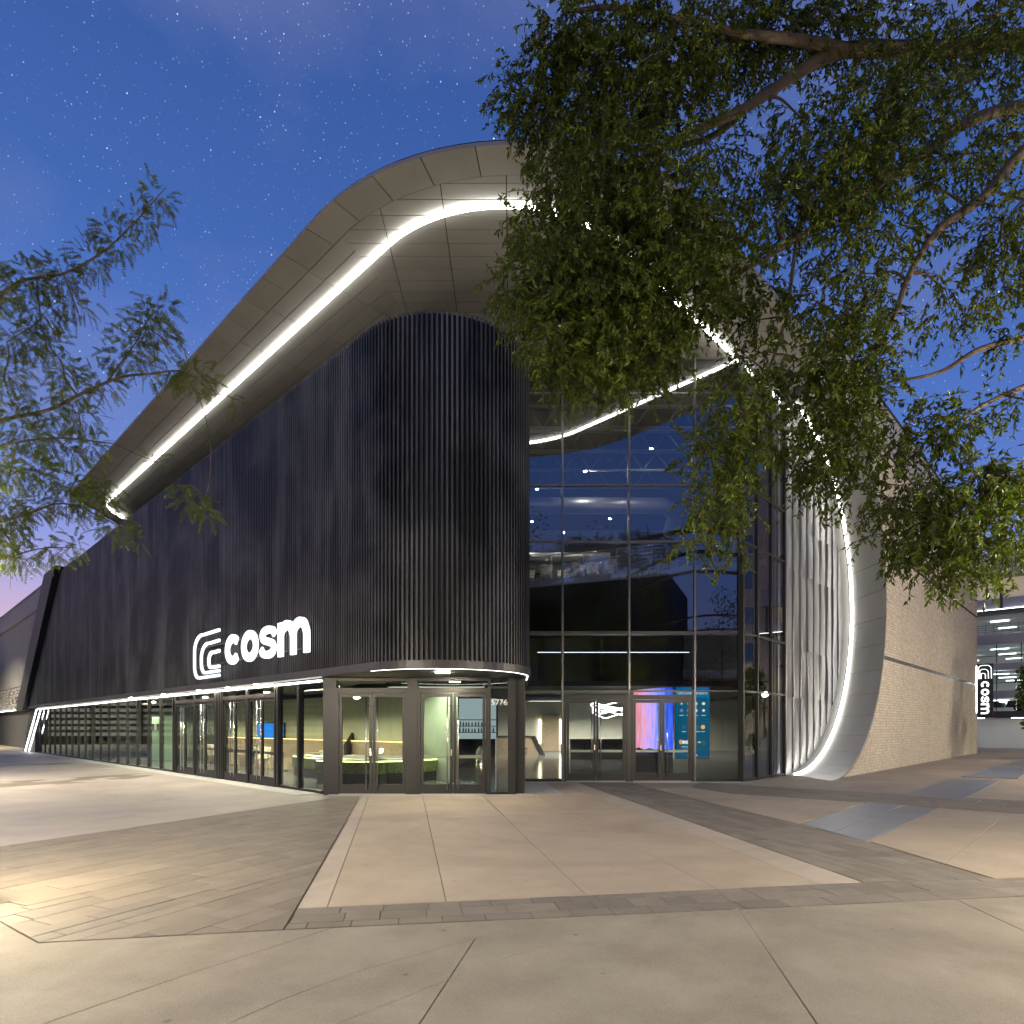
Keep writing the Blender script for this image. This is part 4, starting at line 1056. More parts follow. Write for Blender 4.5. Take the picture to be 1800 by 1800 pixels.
# video screens
def screen_material(name, kind):
    m_ = bpy.data.materials.new(name); m_.use_nodes = True; nt = m_.node_tree; nt.nodes.clear()
    g = nd(nt, 'ShaderNodeNewGeometry')
    if kind == 'rock':
        mp_ = nd(nt, 'ShaderNodeMapping'); mp_.inputs['Scale'].default_value = (5.0, 5.0, 0.8); nt.links.new(g.outputs['Position'], mp_.inputs[0])
        n = nd(nt, 'ShaderNodeTexNoise', i_Scale=1.6, i_Detail=5.0); nt.links.new(mp_.outputs[0], n.inputs['Vector'])
        s_ = nd(nt, 'ShaderNodeSeparateXYZ'); nt.links.new(g.outputs['Position'], s_.inputs[0])
        fx = mth(nt, 'ADD', mth(nt, 'MULTIPLY', mth(nt, 'SUBTRACT', s_.outputs[0], 4.62), 0.80), mth(nt, 'MULTIPLY', mth(nt, 'SUBTRACT', n.outputs['Fac'], 0.5), 0.75))
        c = ramp(nt, [(0.06, (.70, .24, .30)), (0.20, (.72, .36, .62)), (.36, (.50, .34, .95)), (.52, (.22, .30, .98)), (.75, (.04, .12, .85)), (.95, (.02, .07, .7))], fx)
    else:
        s = nd(nt, 'ShaderNodeSeparateXYZ'); nt.links.new(g.outputs['Position'], s.inputs[0])
        c = ramp(nt, [(0.0, (.0, .055, .13)), (.8, (.0, .11, .23)), (1.0, (.0, .18, .42))], mth(nt, 'DIVIDE', s.outputs[2], 3.0))
    e = nd(nt, 'ShaderNodeEmission', i_Strength=1.5 if kind == 'rock' else 1.15); nt.links.new(c, e.inputs[0])
    o = nd(nt, 'ShaderNodeOutputMaterial'); nt.links.new(e.outputs[0], o.inputs[0]); return m_
sc1 = empty('curved_video_wall', (5.0, 23, 0), label='curved video wall showing a purple and blue rock landscape', cat='screen')
arcp = [Vector((4.62 + 1.05 * (i / 8), 23.9 - 1.75 * math.sin(math.pi / 2 * i / 8))) for i in range(9)]
mb = MB(); mb.add([(p.x, p.y, .58) for p in arcp] + [(p.x, p.y, 3.0) for p in arcp], [(i, i + 1, 10 + i, 9 + i) for i in range(8)]); mb.build('display', screen_material('rock_video', 'rock'), sc1)
mb = MB(); thick_strip(mb, arcp, 0.12, 0.02, .57, 0); mb.build('plinth', M_black, sc1)
mb = MB(); mb.add([(p.x, p.y - .004, .58) for p in arcp] + [(p.x, p.y - .004, .74 + .10 * abs(math.sin(i * 1.7))) for i, p in enumerate(arcp)], [(i, i + 1, 10 + i, 9 + i) for i in range(8)]); mb.build('dark_landscape', emis('hill_video', (.006, .008, .05), 1), sc1)
sc2 = empty('event_screen', (6.3, 22, 0), label='tall blue screen listing upcoming events beside the lobby doors', cat='screen')
MB().box(5.72, 6.92, 22.02, 22.12, .48, 3.02).build('housing', M_black, sc2)
MB().add([(5.73, 22.0, .5), (6.91, 22.0, .5), (6.91, 22.0, 3.0), (5.73, 22.0, 3.0)], [(0, 1, 2, 3)]).build('display', screen_material('event_blue', 'blue'), sc2)
cardm = emis('card_blue', (.01, .10, .19), 1.0); wht = emis('screen_white', (.85, .92, 1), 1.0)
def rect(x0, x1, z0, z1, m_, nm, yy=21.995): MB().add([(x0, yy, z0), (x1, yy, z0), (x1, yy, z1), (x0, yy, z1)], [(0, 1, 2, 3)]).build(nm, m_, sc2)
def diskq(x, z, r, m_, nm, n=14, yy=21.985, sx=1.0): MB().add([(x + r * sx * math.cos(2 * math.pi * i / n), yy, z + r * math.sin(2 * math.pi * i / n)) for i in range(n)], [tuple(range(n))]).build(nm, m_, sc2)
for z0, z1 in ((1.92, 2.62), (1.36, 1.84), (.74, 1.28)): rect(5.80, 6.84, z0, z1, cardm, 'event_card')
pill = emis('pill_blue', (.03, .14, .25), 1.0)
for i, x in enumerate((5.93, 6.18, 6.44, 6.70)):
    diskq(x, 2.42, .085, pill, 'badge_ring', yy=21.99); diskq(x, 2.18, .085, pill, 'badge_ring', yy=21.99)
    diskq(x, 2.42, .05, wht, 'badge', 3 if i == 0 else 6 + i, sx=1.2 if i == 3 else 1); diskq(x, 2.18, .05, emis('badge_violet', (.22, .22, .9), 1) if i == 0 else wht, 'badge', 6 if i % 2 else 12)
    rect(x - .08, x + .08, 2.0, 2.018, wht, 'caption')
for x, m_ in ((6.02, wht), (6.22, emis('badge_red', (.9, .12, .10), 1)), (6.50, wht), (6.68, emis('badge_gold', (.95, .55, .10), 1))):
    diskq(x, 1.60, .075, m_ if m_ is not wht else pill, 'badge', 12 if m_ is not wht else 14); rect(x - .07, x + .07, 1.43, 1.448, wht, 'caption')
for x in (5.90, 6.22): diskq(x, 1.08, .085, emis('badge_orange', (.9, .38, .05), 1), 'badge', 10, sx=.7)
diskq(6.0, 1.07, .07, wht, 'badge', 7); diskq(6.12, 1.07, .07, wht, 'badge', 7); rect(5.93, 6.2, .90, .92, wht, 'caption'); rect(5.98, 6.16, .86, .875, wht, 'caption')
rect(6.5, 6.6, 1.05, 1.09, emis('badge_yellow', (.95, .8, .2), 1), 'badge', 21.985); diskq(6.7, 1.05, .08, pill, 'badge'); rect(6.15, 6.5, .60, .625, wht, 'caption')
cu = bpy.data.curves.new('headline', 'FONT'); cu.body = 'UPCOMING EVENTS'; cu.size = .115; cu.align_x = 'CENTER'
tmp = bpy.data.objects.new('headline_tmp', cu); COL.objects.link(tmp); me = bpy.data.meshes.new_from_object(tmp); bpy.data.objects.remove(tmp)
me.materials.clear(); me.materials.append(wht); me.transform(Matrix.Translation((6.32, 21.985, 2.74)) @ Matrix.Rotation(math.radians(90), 4, 'X')); link('headline', me, sc2)
# planter benches with glowing tops
def planter(P, wd, lab):
    r = empty('planter_bench', (P[0][0], P[0][1], 0), label=lab, cat='planter')
    PP = catmull([Vector(p) for p in P], 5)
    for nm, off, z0, z1, m_ in (('base', 0.06, .02, .30, M_black), ('moss_face', 0.0, .31, .62, M_moss), ('glow_strip', .03, .63, .655, emis('bench_glow', (.95, 1, .45), 5)), ('seat', .0, .66, .70, M_pale)):
        mb = MB(); q = [p.copy() for p in PP]; 
        if off:
            q = [p + Vector((-(PP[min(i + 1, len(PP) - 1)] - PP[max(i - 1, 0)]).normalized().y, (PP[min(i + 1, len(PP) - 1)] - PP[max(i - 1, 0)]).normalized().x)) * off for i, p in enumerate(PP)]
        thick_strip(mb, q, wd - 2 * off, z0, z1, 0); mb.build(nm, m_, r)
planter([(-5.6, 17.9), (-4.3, 17.3), (-3.2, 17.6), (-2.2, 18.7), (-1.9, 19.8)], .5, 'curved mossy planter bench with glowing rim behind the entrance doors')
planter([W(9.8, 19.5).xy, W(9.6, 17.8).xy, W(9.6, 16.2).xy, W(9.8, 14.6).xy], .5, 'glowing mossy planter bench behind the two tall panes next to the corner post')
tb = empty('trash_bin', (-.74, 15.8, 0), label='round steel bin with dome lid inside the entrance doors', cat='bin')
MB().lathe([(.0, .0), (.17, .0), (.17, .74), (.16, .76)], (-.74, 15.8, .021), 20).build('body', M_steel, tb)
MB().lathe([(.175, .76), (.175, .86), (.16, .98), (.10, 1.08), (0, 1.11)], (-.74, 15.8, .021), 20).build('dome_lid', M_pale, tb)
# escalator seen through the doors
es = empty('escalator', (-5.0, 24, 0), label='escalator rising behind the entrance doors', cat='escalator')
E0, E1 = Vector((-4.9, 21.2, 0.02)), Vector((-4.9, 25.5, 2.75))
for k in range(16):
    p = E0 + (E1 - E0) * (k / 16); MB().box(-5.45, -4.35, p.y, p.y + .33, p.z, p.z + .20).build('step', mat('step_metal', (.35, .36, .33), .4, .6), es)
for x_ in (-5.6, -4.25):
    MB().hexa([(x_, 20.9, .02), (x_ + .1, 20.9, .02), (x_ + .1, 25.6, 2.2), (x_, 25.6, 2.2)], [(x_, 20.9, 1.0), (x_ + .1, 20.9, 1.0), (x_ + .1, 25.6, 2.84), (x_, 25.6, 2.84)]).build('balustrade', M_black, es)
# back bar with bottles
bb = empty('back_bar', (-1.8, 27.5, 0), label='lit back bar shelves behind the right entrance door pair', cat='shelf')
MB().box(-3.6, -.7, 27.6, 27.75, .02, 2.85).build('back_panel', emis('bar_glow', (.62, .78, .86), .55), bb)
for z in (1.35, 1.62, 1.9): MB().box(-3.0, -.7, 27.3, 27.58, z, z + .03).build('shelf_board', M_black, bb)
MB().box(-3.0, -.7, 26.2, 26.6, .02, 1.1).build('bar_front', M_black, bb)
rg = random.Random(5); nb = 0
for z in (1.385, 1.655):
    x = -2.9
    while x < -.8:
        h = rg.uniform(.16, .22)
        MB().lathe([(0, 0), (.032, 0), (.032, h * .62), (.012, h * .8), (.012, h), (0, h)], (x, 27.42, z), 8).build('bottle', mat('bottle_%d' % (nb % 3), [(.25, .12, .04), (.05, .12, .06), (.5, .5, .48)][nb % 3], .15), label='bottle on the %s back bar shelf' % ('lower' if z < 1.5 else 'upper'), cat='bottle', group='bottles on the %s back bar shelf' % ('lower' if z < 1.5 else 'upper'))
        x += rg.uniform(.11, .17); nb += 1
tv = empty('wall_screen', W(11.8, 25.4, 1.1), label='blue wall screen on the green lobby wall behind the long glass front', cat='screen')
MB().ubox(11.82, 11.88, 24.2, 26.6, 1.12, 1.78).build('housing', M_black, tv); MB().ubox(11.80, 11.819, 24.25, 26.55, 1.15, 1.75).build('display', emis('tv_blue', (.03, .25, .85), 1.4), tv)
# ticket kiosk with pale green sides
ks = empty('lobby_kiosk', W(10.2, 33, 0), label='pale green square pillar in the lobby behind the long glass front', cat='pillar')
MB().ubox(9.8, 10.6, 32.2, 34.4, .02, 2.1).build('body', mat('kiosk_green', (.35, .5, .36), .6, emit=(.5, .8, .55), estr=.12), ks)
for v_ in (32.9, 33.6): MB().ubox(9.78, 9.799, v_ - .15, v_ + .15, 1.45, 1.75).build('opening', M_black, ks)

# long amber-lit bench and tables behind the long glass front
lb = empty('lounge_bench', W(11.2, 22, 0), label='long wooden lounge bench with amber light along the green wall', cat='bench')
MB().ubox(11.0, 11.7, 15.2, 30, .02, .45).build('seat', M_wood, lb); MB().ubox(11.6, 11.8, 15.2, 30, .46, 1.12).build('backrest', M_wood, lb)
MB().ubox(11.62, 11.72, 15.4, 29.8, 1.125, 1.14).build('glow_strip', emis('amber_glow', (1, .62, .22), 6), lb)
for k, v_ in enumerate((16.8, 19.2, 21.6, 24.0, 26.4, 28.8)):
    c = W(10.5, v_, 0.021); r = empty('lounge_table', c, label='%s small round lounge table from the corner post, before the wooden bench' % ['first', 'second', 'third', 'fourth', 'fifth', 'sixth'][k], cat='table', group='lounge tables')
    MB().lathe([(0, .72), (.33, .72), (.33, .69), (0, .69)], c, 16).build('table_top', M_wood, r); MB().lathe([(.03, .69), (.03, .03), (.2, .02), (.2, 0)], c, 10).build('pedestal', M_black, r)
for k, v_ in enumerate((18.0, 22.8, 27.6)):
    c = W(10.3, v_, .021); copy_tree(c0, c, .8 * k, label='cream tub chair in the ground floor lounge, %s from the corner post' % ['first', 'second', 'third'][k], group='lounge tub chairs')

# ------------------------------------------------------------------ stone building beyond the fin (far left)
M_stone = mat('split_stone', (0.24, 0.225, 0.21), 0.85, 0, var=0.25, vscale=1.6, bump=1.0, bscale=5)
M_stone2 = mat('stone_panel', (0.21, 0.20, 0.19), 0.8, 0, var=0.12, vscale=1.0, bump=0.8, bscale=7)
sb = empty('stone_building', W(9, 60, 0), label='low grey stone building beyond the leaning black fin at the far left', cat='building')
US = 8.35
MB().ubox(US + .05, 20, 43.2, 95, 4.72, 9.55).build('upper_wall', M_stone2, sb)
MB().ubox(US - .05, 20, 43.0, 95, 9.62, 10.9).build('parapet', mat('parapet_grey', (.25, .24, .23), .7, 0, var=.1), sb)
MB().ubox(US - .10, 20, 43.0, 95, 10.9, 11.0).build('coping', M_frame, sb)
MB().ubox(US + .12, 20, 49, 95, 2.95, 4.7).build('stone_bed', M_stone2, sb)
mb = MB(); rg = random.Random(2)
for j in range(7):
    v_ = 50.0 + rg.random() * .4
    while v_ < 92:
        L = rg.uniform(.35, .9); z0 = 2.98 + .245 * j; d_ = rg.uniform(-.02, .13)
        o4 = [W(US + .14, v_, z0), W(US + .14, v_ + L - .02, z0), W(US + .14, v_ + L - .02, z0 + .235), W(US + .14, v_, z0 + .235)]
        f4 = [W(US + .1 - d_ * rg.uniform(.4, 1.4), a, z) for a, z in ((v_ + .04, z0 + .03), (v_ + L - .06, z0 + .03), (v_ + L - .06, z0 + .2), (v_ + .04, z0 + .2))]
        mb.add(o4 + f4, [(0, 4, 5, 1), (1, 5, 6, 2), (2, 6, 7, 3), (3, 7, 4, 0), (4, 7, 6, 5)]); v_ += L
mb.build('stone_field', M_stone, sb, kind='stuff')
MB().ubox(US + .2, 20, 52.4, 95, 0, 2.85).build('base_wall', mat('base_dark', (.055, .056, .062), .5, 0, var=.1), sb)
MB().ubox(US - .14, US - .08, 50.6, 94, 2.86, 2.91).build('ledge_light', M_led2, sb)
MB().ubox(US - .2, US + .2, 50.4, 95, 2.80, 2.855).build('ledge', M_frame, sb)

# ------------------------------------------------------------------ parking garage (far right)
gr = empty('parking_garage', W(58, 2, 0), label='lit white multi level parking garage beyond the brick wall corner', cat='building')
UG_ = 57.0; M_gsp = mat('garage_spandrel', (0.30, 0.29, 0.32), .7, 0, var=.05); M_gin = mat('garage_white', (.70, .71, .70), .8); M_gframe = mat('garage_frame', (.03, .03, .04), .5)
VA, VZ = -16.0, 12.0
for k, (z0, z1) in enumerate(((2.3, 2.75), (3.72, 4.22), (5.72, 6.2), (7.62, 8.3))):
    MB().ubox(UG_, UG_ + .3, VA, VZ, z0, z1).build('spandrel', M_gsp if k else M_gframe, gr)
    MB().ubox(UG_ + .31, UG_ + 14, VA, VZ, z1 - .3, z1 - .06).build('deck', M_gin, gr)
MB().ubox(UG_ + 14, UG_ + 14.2, VA, VZ, 0, 13).build('rear_wall', M_gin, gr)
glow = emis('garage_lamp', (.86, .93, 1), 9)
for z in (3.68, 5.68, 7.58, 9.68):
    for v_ in range(int(VA) + 1, int(VZ), 3):
        for u_ in (3, 7.5, 12): MB().ubox(UG_ + u_, UG_ + u_ + .14, v_, v_ + 1.1, z - .08, z - .03).build('tube_light', glow, gr)
for z0, z1 in ((2.76, 3.71), (4.23, 5.71), (6.21, 7.61)):
    for i in range(20):
        v_ = VA + 1.4 * i; MB().ubox(UG_ - .02, UG_ + .05, v_ - .025, v_ + .025, z0, z1).build('mullion', M_gframe, gr)
        if i < 19 and 2 < v_ < 11.8: MB().add([W(UG_ + .02, v_ + 1.37, z0), W(UG_ + .02, v_ + .03, z0), W(UG_ + .02, v_ + .03, z1), W(UG_ + .02, v_ + 1.37, z1)], [(0, 1, 2, 3)]).build('pane', M_glassL, gr)
    MB().ubox(UG_ - .01, UG_ + .04, VA, VZ, z0 + (z1 - z0) * .36, z0 + (z1 - z0) * .36 + .04).build('transom', M_gframe, gr)
for k in range(5): MB().ubox(UG_ + .1, UG_ + .13, VA, VZ, 8.35 + .16 * k, 8.37 + .16 * k).build('rail', M_gframe, gr)
for i in range(60): MB().ubox(UG_ + .1, UG_ + .125, VA + .47 * i, VA + .47 * i + .02, 8.3, 9.0).build('baluster', M_gframe, gr)
MB().ubox(UG_ + .2, UG_ + 14, VA, VZ, 9.7, 9.95).build('deck', M_gin, gr)
MB().ubox(UG_ - 1.2, UG_ + .19, VA, VZ, 9.72, 9.9).build('upper_box_floor', M_gframe, gr)
MB().ubox(UG_ - 1.22, UG_ - 1.16, VA, VZ, 9.90, 9.93).build('box_light', M_led2, gr)
MB().ubox(UG_ - 1.2, UG_ + .2, VA, VZ, 12.3, 13.9).build('upper_box_roof', M_gsp, gr)
MB().ubox(UG_ + .1, UG_ + .2, VA, VZ, 9.95, 12.3).build('upper_box_wall', mat('box_warm', (.55, .48, .38), .7, emit=(1, .82, .6), estr=.22), gr)
MB().ubox(UG_ - 1.15, UG_ - 1.1, VA, VZ, 9.95, 10.7).build('upper_box_apron', M_gsp, gr)
for i in range(13):
    v_ = VA + 2.1 * i + 1.0; MB().ubox(UG_ - 1.22, UG_ - 1.08, v_ - .09, v_ + .09, 9.95, 12.3).build('mullion', mat('navy_frame', (.03, .035, .07), .5), gr)
MB().ubox(UG_ + .02, UG_ + .8, 9.9, 10.8, 0, 2.3).build('column', M_gsp, gr)
MB().ubox(UG_ + 3.5, UG_ + 3.7, VA, 9.9, 0, 2.3).build('ramp_wall', M_gin, gr)
for v_ in (8.0, 5.0, 2.0): MB().ubox(UG_ + 1.5, UG_ + 1.7, v_ - .7, v_ + .7, 2.24, 2.29).build('tube_light', glow, gr)
# two parked cars on the lowest visible deck
def car(u_, v_, z, lab, col):
    r = empty('parked_car', W(u_, v_, z), label=lab, cat='car', group='cars parked on the garage deck')
    prof = [(-2.1, .35), (-2.1, .72), (-1.5, .86), (-.95, 1.33), (.55, 1.36), (1.15, .92), (2.0, .78), (2.1, .35)]
    mb = MB(); n = len(prof)
    vs = [W(u_ + .0, v_ + a, z + h) for a, h in prof] + [W(u_ + 1.7, v_ + a, z + h) for a, h in prof]
    mb.add(vs, [tuple(range(n)), tuple(range(2 * n - 1, n - 1, -1))] + [(i, n + i, n + (i + 1) % n, (i + 1) % n) for i in range(n)]); mb.build('body', mat('car_' + lab[:4], col, .3, .3), r)
    w2 = MB(); w2.add([W(u_ - .01, v_ + a, z + h) for a, h in ((-1.35, .88), (-.9, 1.27), (.5, 1.3), (1.0, .94))], [(0, 1, 2, 3)]); w2.build('window', M_black, r)
    for a in (-1.3, 1.35): MB().tube([W(u_ - .02, v_ + a, z + .32), W(u_ + .2, v_ + a, z + .32)], .32, 14).build('wheel', M_black, r)
car(UG_ + 1.2, 3.9, 2.7, 'dark car parked on the garage deck right of the blade sign', (.03, .035, .045))
car(UG_ + 1.4, 8.4, 2.7, 'dark car parked on the garage deck partly behind the blade sign', (.04, .035, .03))

# ------------------------------------------------------------------ surroundings that the glass mirrors (outside the frame)
M_apt = mat('apartment_render', (.42, .37, .33), .85, 0, var=.06); M_aptstone = mat('apartment_stone', (.34, .30, .22), .9, 0, var=.25, vscale=3, bump=.8, bscale=8)
ap = empty('apartment_house', (46, 24, 0), label='beige apartment house mirrored in the angled glass', cat='building')
MB().box(44, 60, 16, 52, 6, 24).build('upper_wall', M_apt, ap); MB().box(43.8, 60, 15.8, 52, 0, 6).build('stone_base', M_aptstone, ap)
for fl in range(5):
    for k in range(9):
        y0 = 18 + 3.8 * k; z0 = 7.4 + 3.2 * fl
        wn = MB().box(43.9, 44.02, y0, y0 + 1.3, z0, z0 + 1.8).build('window', mat('apt_frame', (.5, .48, .45), .6), ap)
        MB().box(43.86, 43.899, y0 + .1, y0 + 1.2, z0 + .1, z0 + 1.7).build('window_glass', mat('apt_glass', (.02, .04, .09), .08, emit=(.15, .3, .7), estr=.12), wn)
        if k % 2: MB().box(42.7, 43.9, y0 - .5, y0 + 1.9, z0 - .5, z0 - .3).build('balcony', M_black, ap)
MB().box(43.6, 44, 39, 40.4, 8, 14).build('lit_stair', mat('stair_yellow', (.5, .5, .1), .7, emit=(.9, .85, .3), estr=.15), ap)
db_ = empty('dark_hall', (8, -24, 0), label='dark clad hall behind the camera mirrored in the tall glazing', cat='building')
HA, HB = Vector((14.0, -19.5)), Vector((-26, -37)); hd_ = (HB - HA).normalized(); hn = Vector((hd_.y, -hd_.x))
if hn.y < 0: hn = -hn
MB().prism([HA, HB, HB - hn * 12, HA - hn * 12], 0, 15.4).build('wall', mat('dark_cladding', (.03, .031, .033), .8), db_)
for k in range(70):
    q = HA + hd_ * (.2 + .62 * k); MB().prism([q, q + hd_ * .14, q + hd_ * .14 + hn * .08, q + hn * .08], 4.5, 15.2).build('batten', mat('dark_batten', (.035, .035, .032), .7), db_)
MB().box(17.2, 30, -40, -26, 0, 11.0).build('annex', mat('annex_render', (.25, .24, .20), .8), db_); MB().box(17.1, 30.1, -26.05, -25.9, 6.5, 7.3).build('annex_band', mat('annex_white', (.6, .58, .55), .7), db_)
MB().box(17.05, 30.1, -26.06, -25.91, 4.2, 6.4).build('annex_brick', mat('annex_brick', (.22, .07, .04), .8), db_)
lg = empty('louvred_garage', (-46, 40, 0), label='louvred grey garage mirrored in the long glass front', cat='building')
MB().box(-60, -48, 25, 62, 0, 8).build('wall', M_black, lg)
for k in range(12): MB().box(-47.99, -47.8, 25, 62, .8 + .55 * k, 1.1 + .55 * k).build('louvre', mat('louvre_grey', (.30, .30, .30), .6), lg)
for k in range(9): MB().box(-47.79, -47.6, 26 + 4.2 * k, 26.3 + 4.2 * k, 0, 8).build('column', M_black, lg)

# ------------------------------------------------------------------ street lamps (lit)
LAMP_N = 0
def lamp(x, y, h, s, lab, col=(1.0, .87, .66), rad=.16):
    r = empty('street_lamp', (x, y, 0), label=lab, cat='street lamp', group='plaza street lamps')
    MB().lathe([(.0, 0), (.16, 0), (.16, .04), (.10, .10), (.07, .5), (.055, h - .35), (.05, h - .1)], (x, y, 0), 14).build('post', M_frame, r)
    MB().lathe([(.05, h - .1), (.09, h - .02), (.12, h + .02), (.02, h + .03)], (x, y, 0), 14).build('collar', M_frame, r)
    n = 8; MB().lathe([(rad * math.sin(math.pi * i / n) + .0001, h + .03 + rad - rad * math.cos(math.pi * i / n)) for i in range(n + 1)], (x, y, 0), 16).build('globe', emis('lamp_globe_%d' % s, col, s), r)
    MB().lathe([(.0, h + .03 + 2 * rad + .005), (.07, h + 2 * rad + .005), (.075, h + 2 * rad + .025), (.0, h + .03 + 2 * rad + .05)], (x, y, 0), 18).build('hood', M_frame, r)
def pole_lamp(x, y, h, s, lab, ax, ay, col=(1.0, .90, .68)):
    """cut-off luminaire: box head on a short arm, diffuser recessed in its underside"""
    r = empty('pole_lamp', (x, y, 0), label=lab, cat='street lamp', group='tall plaza pole lamps')
    MB().lathe([(.0, 0), (.20, 0), (.20, .05), (.12, .12), (.09, .6), (.06, h)], (x, y, 0), 14).build('post', M_frame, r)
    d = Vector((ax, ay, 0)).normalized(); n = Vector((-d.y, d.x, 0)); p = Vector((x, y, h - .05))
    MB().tube([p, p + d * .8], .035, 8).build('arm', M_frame, r)
    hd = MB(); c = p + d * 1.15
    def ob(mb, a, b, e, f, z0, z1): q = [c + d * a + n * e, c + d * b + n * e, c + d * b + n * f, c + d * a + n * f]; mb.hexa([k + Vector((0, 0, z0)) for k in q], [k + Vector((0, 0, z1)) for k in q])
    ob(hd, -.36, .36, -.22, .22, .05, .12)
    for e in (-.22, .20): ob(hd, -.36, .36, e, e + .02, -.05, .05)
    for a in (-.36, .34): ob(hd, a, a + .02, -.20, .20, -.05, .05)
    hd.build('head', M_frame, r)
    df = MB(); ob(df, -.33, .33, -.19, .19, .03, .045); df.build('diffuser', emis('pole_%d' % s, col, s), r)
lamp(-5.95, 5.65, 2.64, 1500, 'street lamp just outside the left edge of the view lighting the pavers')
def bollard(x, y, lab):
    r = empty('bollard_light', (x, y, 0), label=lab, cat='bollard')
    MB().lathe([(0, 0), (.09, 0), (.085, .62)], (x, y, 0), 16).build('post', M_frame, r)
    MB().lathe([(.07, .621), (.075, .78)], (x, y, 0), 16).build('lens', emis('bollard_lens', (1.0, .84, .55), 900), r)
    MB().lathe([(.095, .781), (.095, .84), (0, .85)], (x, y, 0), 16).build('cap', M_frame, r)
bollard(-5.0, 5.72, 'low bollard light just outside the left edge, flooding the pavers')
lamp(7.4, 4.6, 2.9, 2100, 'street lamp under the large tree just outside the right edge')
lamp(26.17, 27.65, 3.4, 330, 'street lamp mirrored in the angled glass beside the ring')
lamp(4.6, -3.0, 3.2, 850, 'unseen globe lamp added behind the camera on the right to light the trees')  # added out of view to light the trees from below and in front
lamp(-4.0, -3.0, 3.2, 950, 'unseen globe lamp added behind the camera on the left to light the trees')  # its twin on the left, likewise added for the foliage
pole_lamp(-6.2, -2.6, 7.5, 330, 'tall pole lamp behind the camera on the left', 1, .4)
pole_lamp(5.6, -2.2, 7.5, 330, 'tall pole lamp behind the camera on the right', -.6, .4)
pole_lamp(38.5, 27, 10, 5200, 'unseen tall pole lamp added to brighten the apartment house', 1, .1)  # added so the mirrored apartment facade reads brighter
lamp(20.8, 15.6, 3.6, 4200, 'unseen globe lamp added to brighten the brick wall')  # added outside the frame to lift the brick flank
pole_lamp(-17.5, 13.5, 7.0, 3600, 'unseen tall pole lamp added to brighten the far left of the plaza', .6, .6)  # added fill for the dark paving at far left
pole_lamp(-46, 44, 8.0, 6000, 'unseen tall pole lamp added to brighten the stone building', 1, .5)  # added fill for the stone wall, outside the frame

# ------------------------------------------------------------------ trees
M_bark = mat('bark', (0.085, 0.062, 0.040), .9, 0, var=.3, vscale=9, bump=1.0, bscale=25)
M_leafR = leafmat('leaf_elm', (0.056, 0.088, 0.013), .22, .8)
M_leafL = leafmat('leaf_locust', (0.060, 0.098, 0.014), .24, .6)
def rand_unit(r):
    while True:
        v_ = Vector((r.uniform(-1, 1), r.uniform(-1, 1), r.uniform(-1, 1)))
        if .05 < v_.length < 1: return v_.normalized()
class Leaves:
    def __init__(s): s.v = []; s.f = []
    def leaf(s, p, d, n, L, wd):
        side = d.cross(n)
        if side.length < 1e-5: return
        side.normalize(); n = side.cross(d); o = len(s.v)
        m1 = p + d * L * .42
        s.v += [tuple(p), tuple(m1 + side * wd + n * wd * .35), tuple(p + d * L - n * L * .06), tuple(m1 - side * wd + n * wd * .35)]
        s.f.append((o, o + 1, o + 2, o + 3))
    def build(s, name, m_, parent):
        me = bpy.data.meshes.new(name); me.from_pydata(s.v, [], s.f); me.materials.append(m_); me.update(); return link(name, me, parent)
def spray(lv, tw, p, d, L, n, r, LL, LW, droop=.35):
    """a twig with alternate leaves"""
    pts = [p]; dd = d.normalized(); st_ = L / 5
    for k in range(5):
        dd = (dd + rand_unit(r) * .22 + Vector((0, 0, -droop * .25))).normalized(); pts.append(pts[-1] + dd * st_)
    tw.append((pts, .0045))
    for k in range(n):
        t = (k + r.random()) / n * 5; i = min(4, int(t)); q = pts[i] + (pts[i + 1] - pts[i]) * (t - i)
        ax = (pts[i + 1] - pts[i]).normalized(); sd = rand_unit(r)
        ld = (ax * .55 + sd * .9 + Vector((0, 0, -droop))).normalized()
        lv.leaf(q, ld, rand_unit(r), LL * r.uniform(.65, 1.2), LW * r.uniform(.75, 1.15))
def frond(lv, tw, p, d, L, n, r, LL, LW):
    """a pinnate leaf: paired leaflets"""
    d = d.normalized(); nrm = rand_unit(r); side = d.cross(nrm)
    if side.length < .1: return
    side.normalize(); nrm = side.cross(d)
    pts = [p + d * L * t - Vector((0, 0, 1)) * L * .28 * t * t for t in (0, .33, .66, 1.0)]
    tw.append((pts, .0022))
    for k in range(n):
        t = .12 + .88 * k / n; q = p + d * L * t - Vector((0, 0, 1)) * L * .28 * t * t
        for sg in (1, -1): lv.leaf(q, (side * sg + d * .35 + rand_unit(r) * .15).normalized(), nrm, LL * (1 - .35 * t) * r.uniform(.8, 1.1), LW)
def nearest(limbs, p):
    best = None
    for P, R_ in limbs:
        for i, q in enumerate(P):
            dd = (q - p).length
            if best is None or dd < best[0]: best = (dd, q, R_[i])
    return best
def twigs_mesh(tw):
    mb = MB()
    for pts, rr in tw: mb.tube(pts, [rr, rr, rr * .8, rr * .7, rr * .6, rr * .5][:len(pts)] if len(pts) <= 6 else rr, 3, caps=False)
    return mb
def limb(pp, r0, r1, n=6):
    P = catmull([at(*p) for p in pp], n); R_ = [r0 + (r1 - r0) * i / (len(P) - 1) for i in range(len(P))]
    return (P, R_)
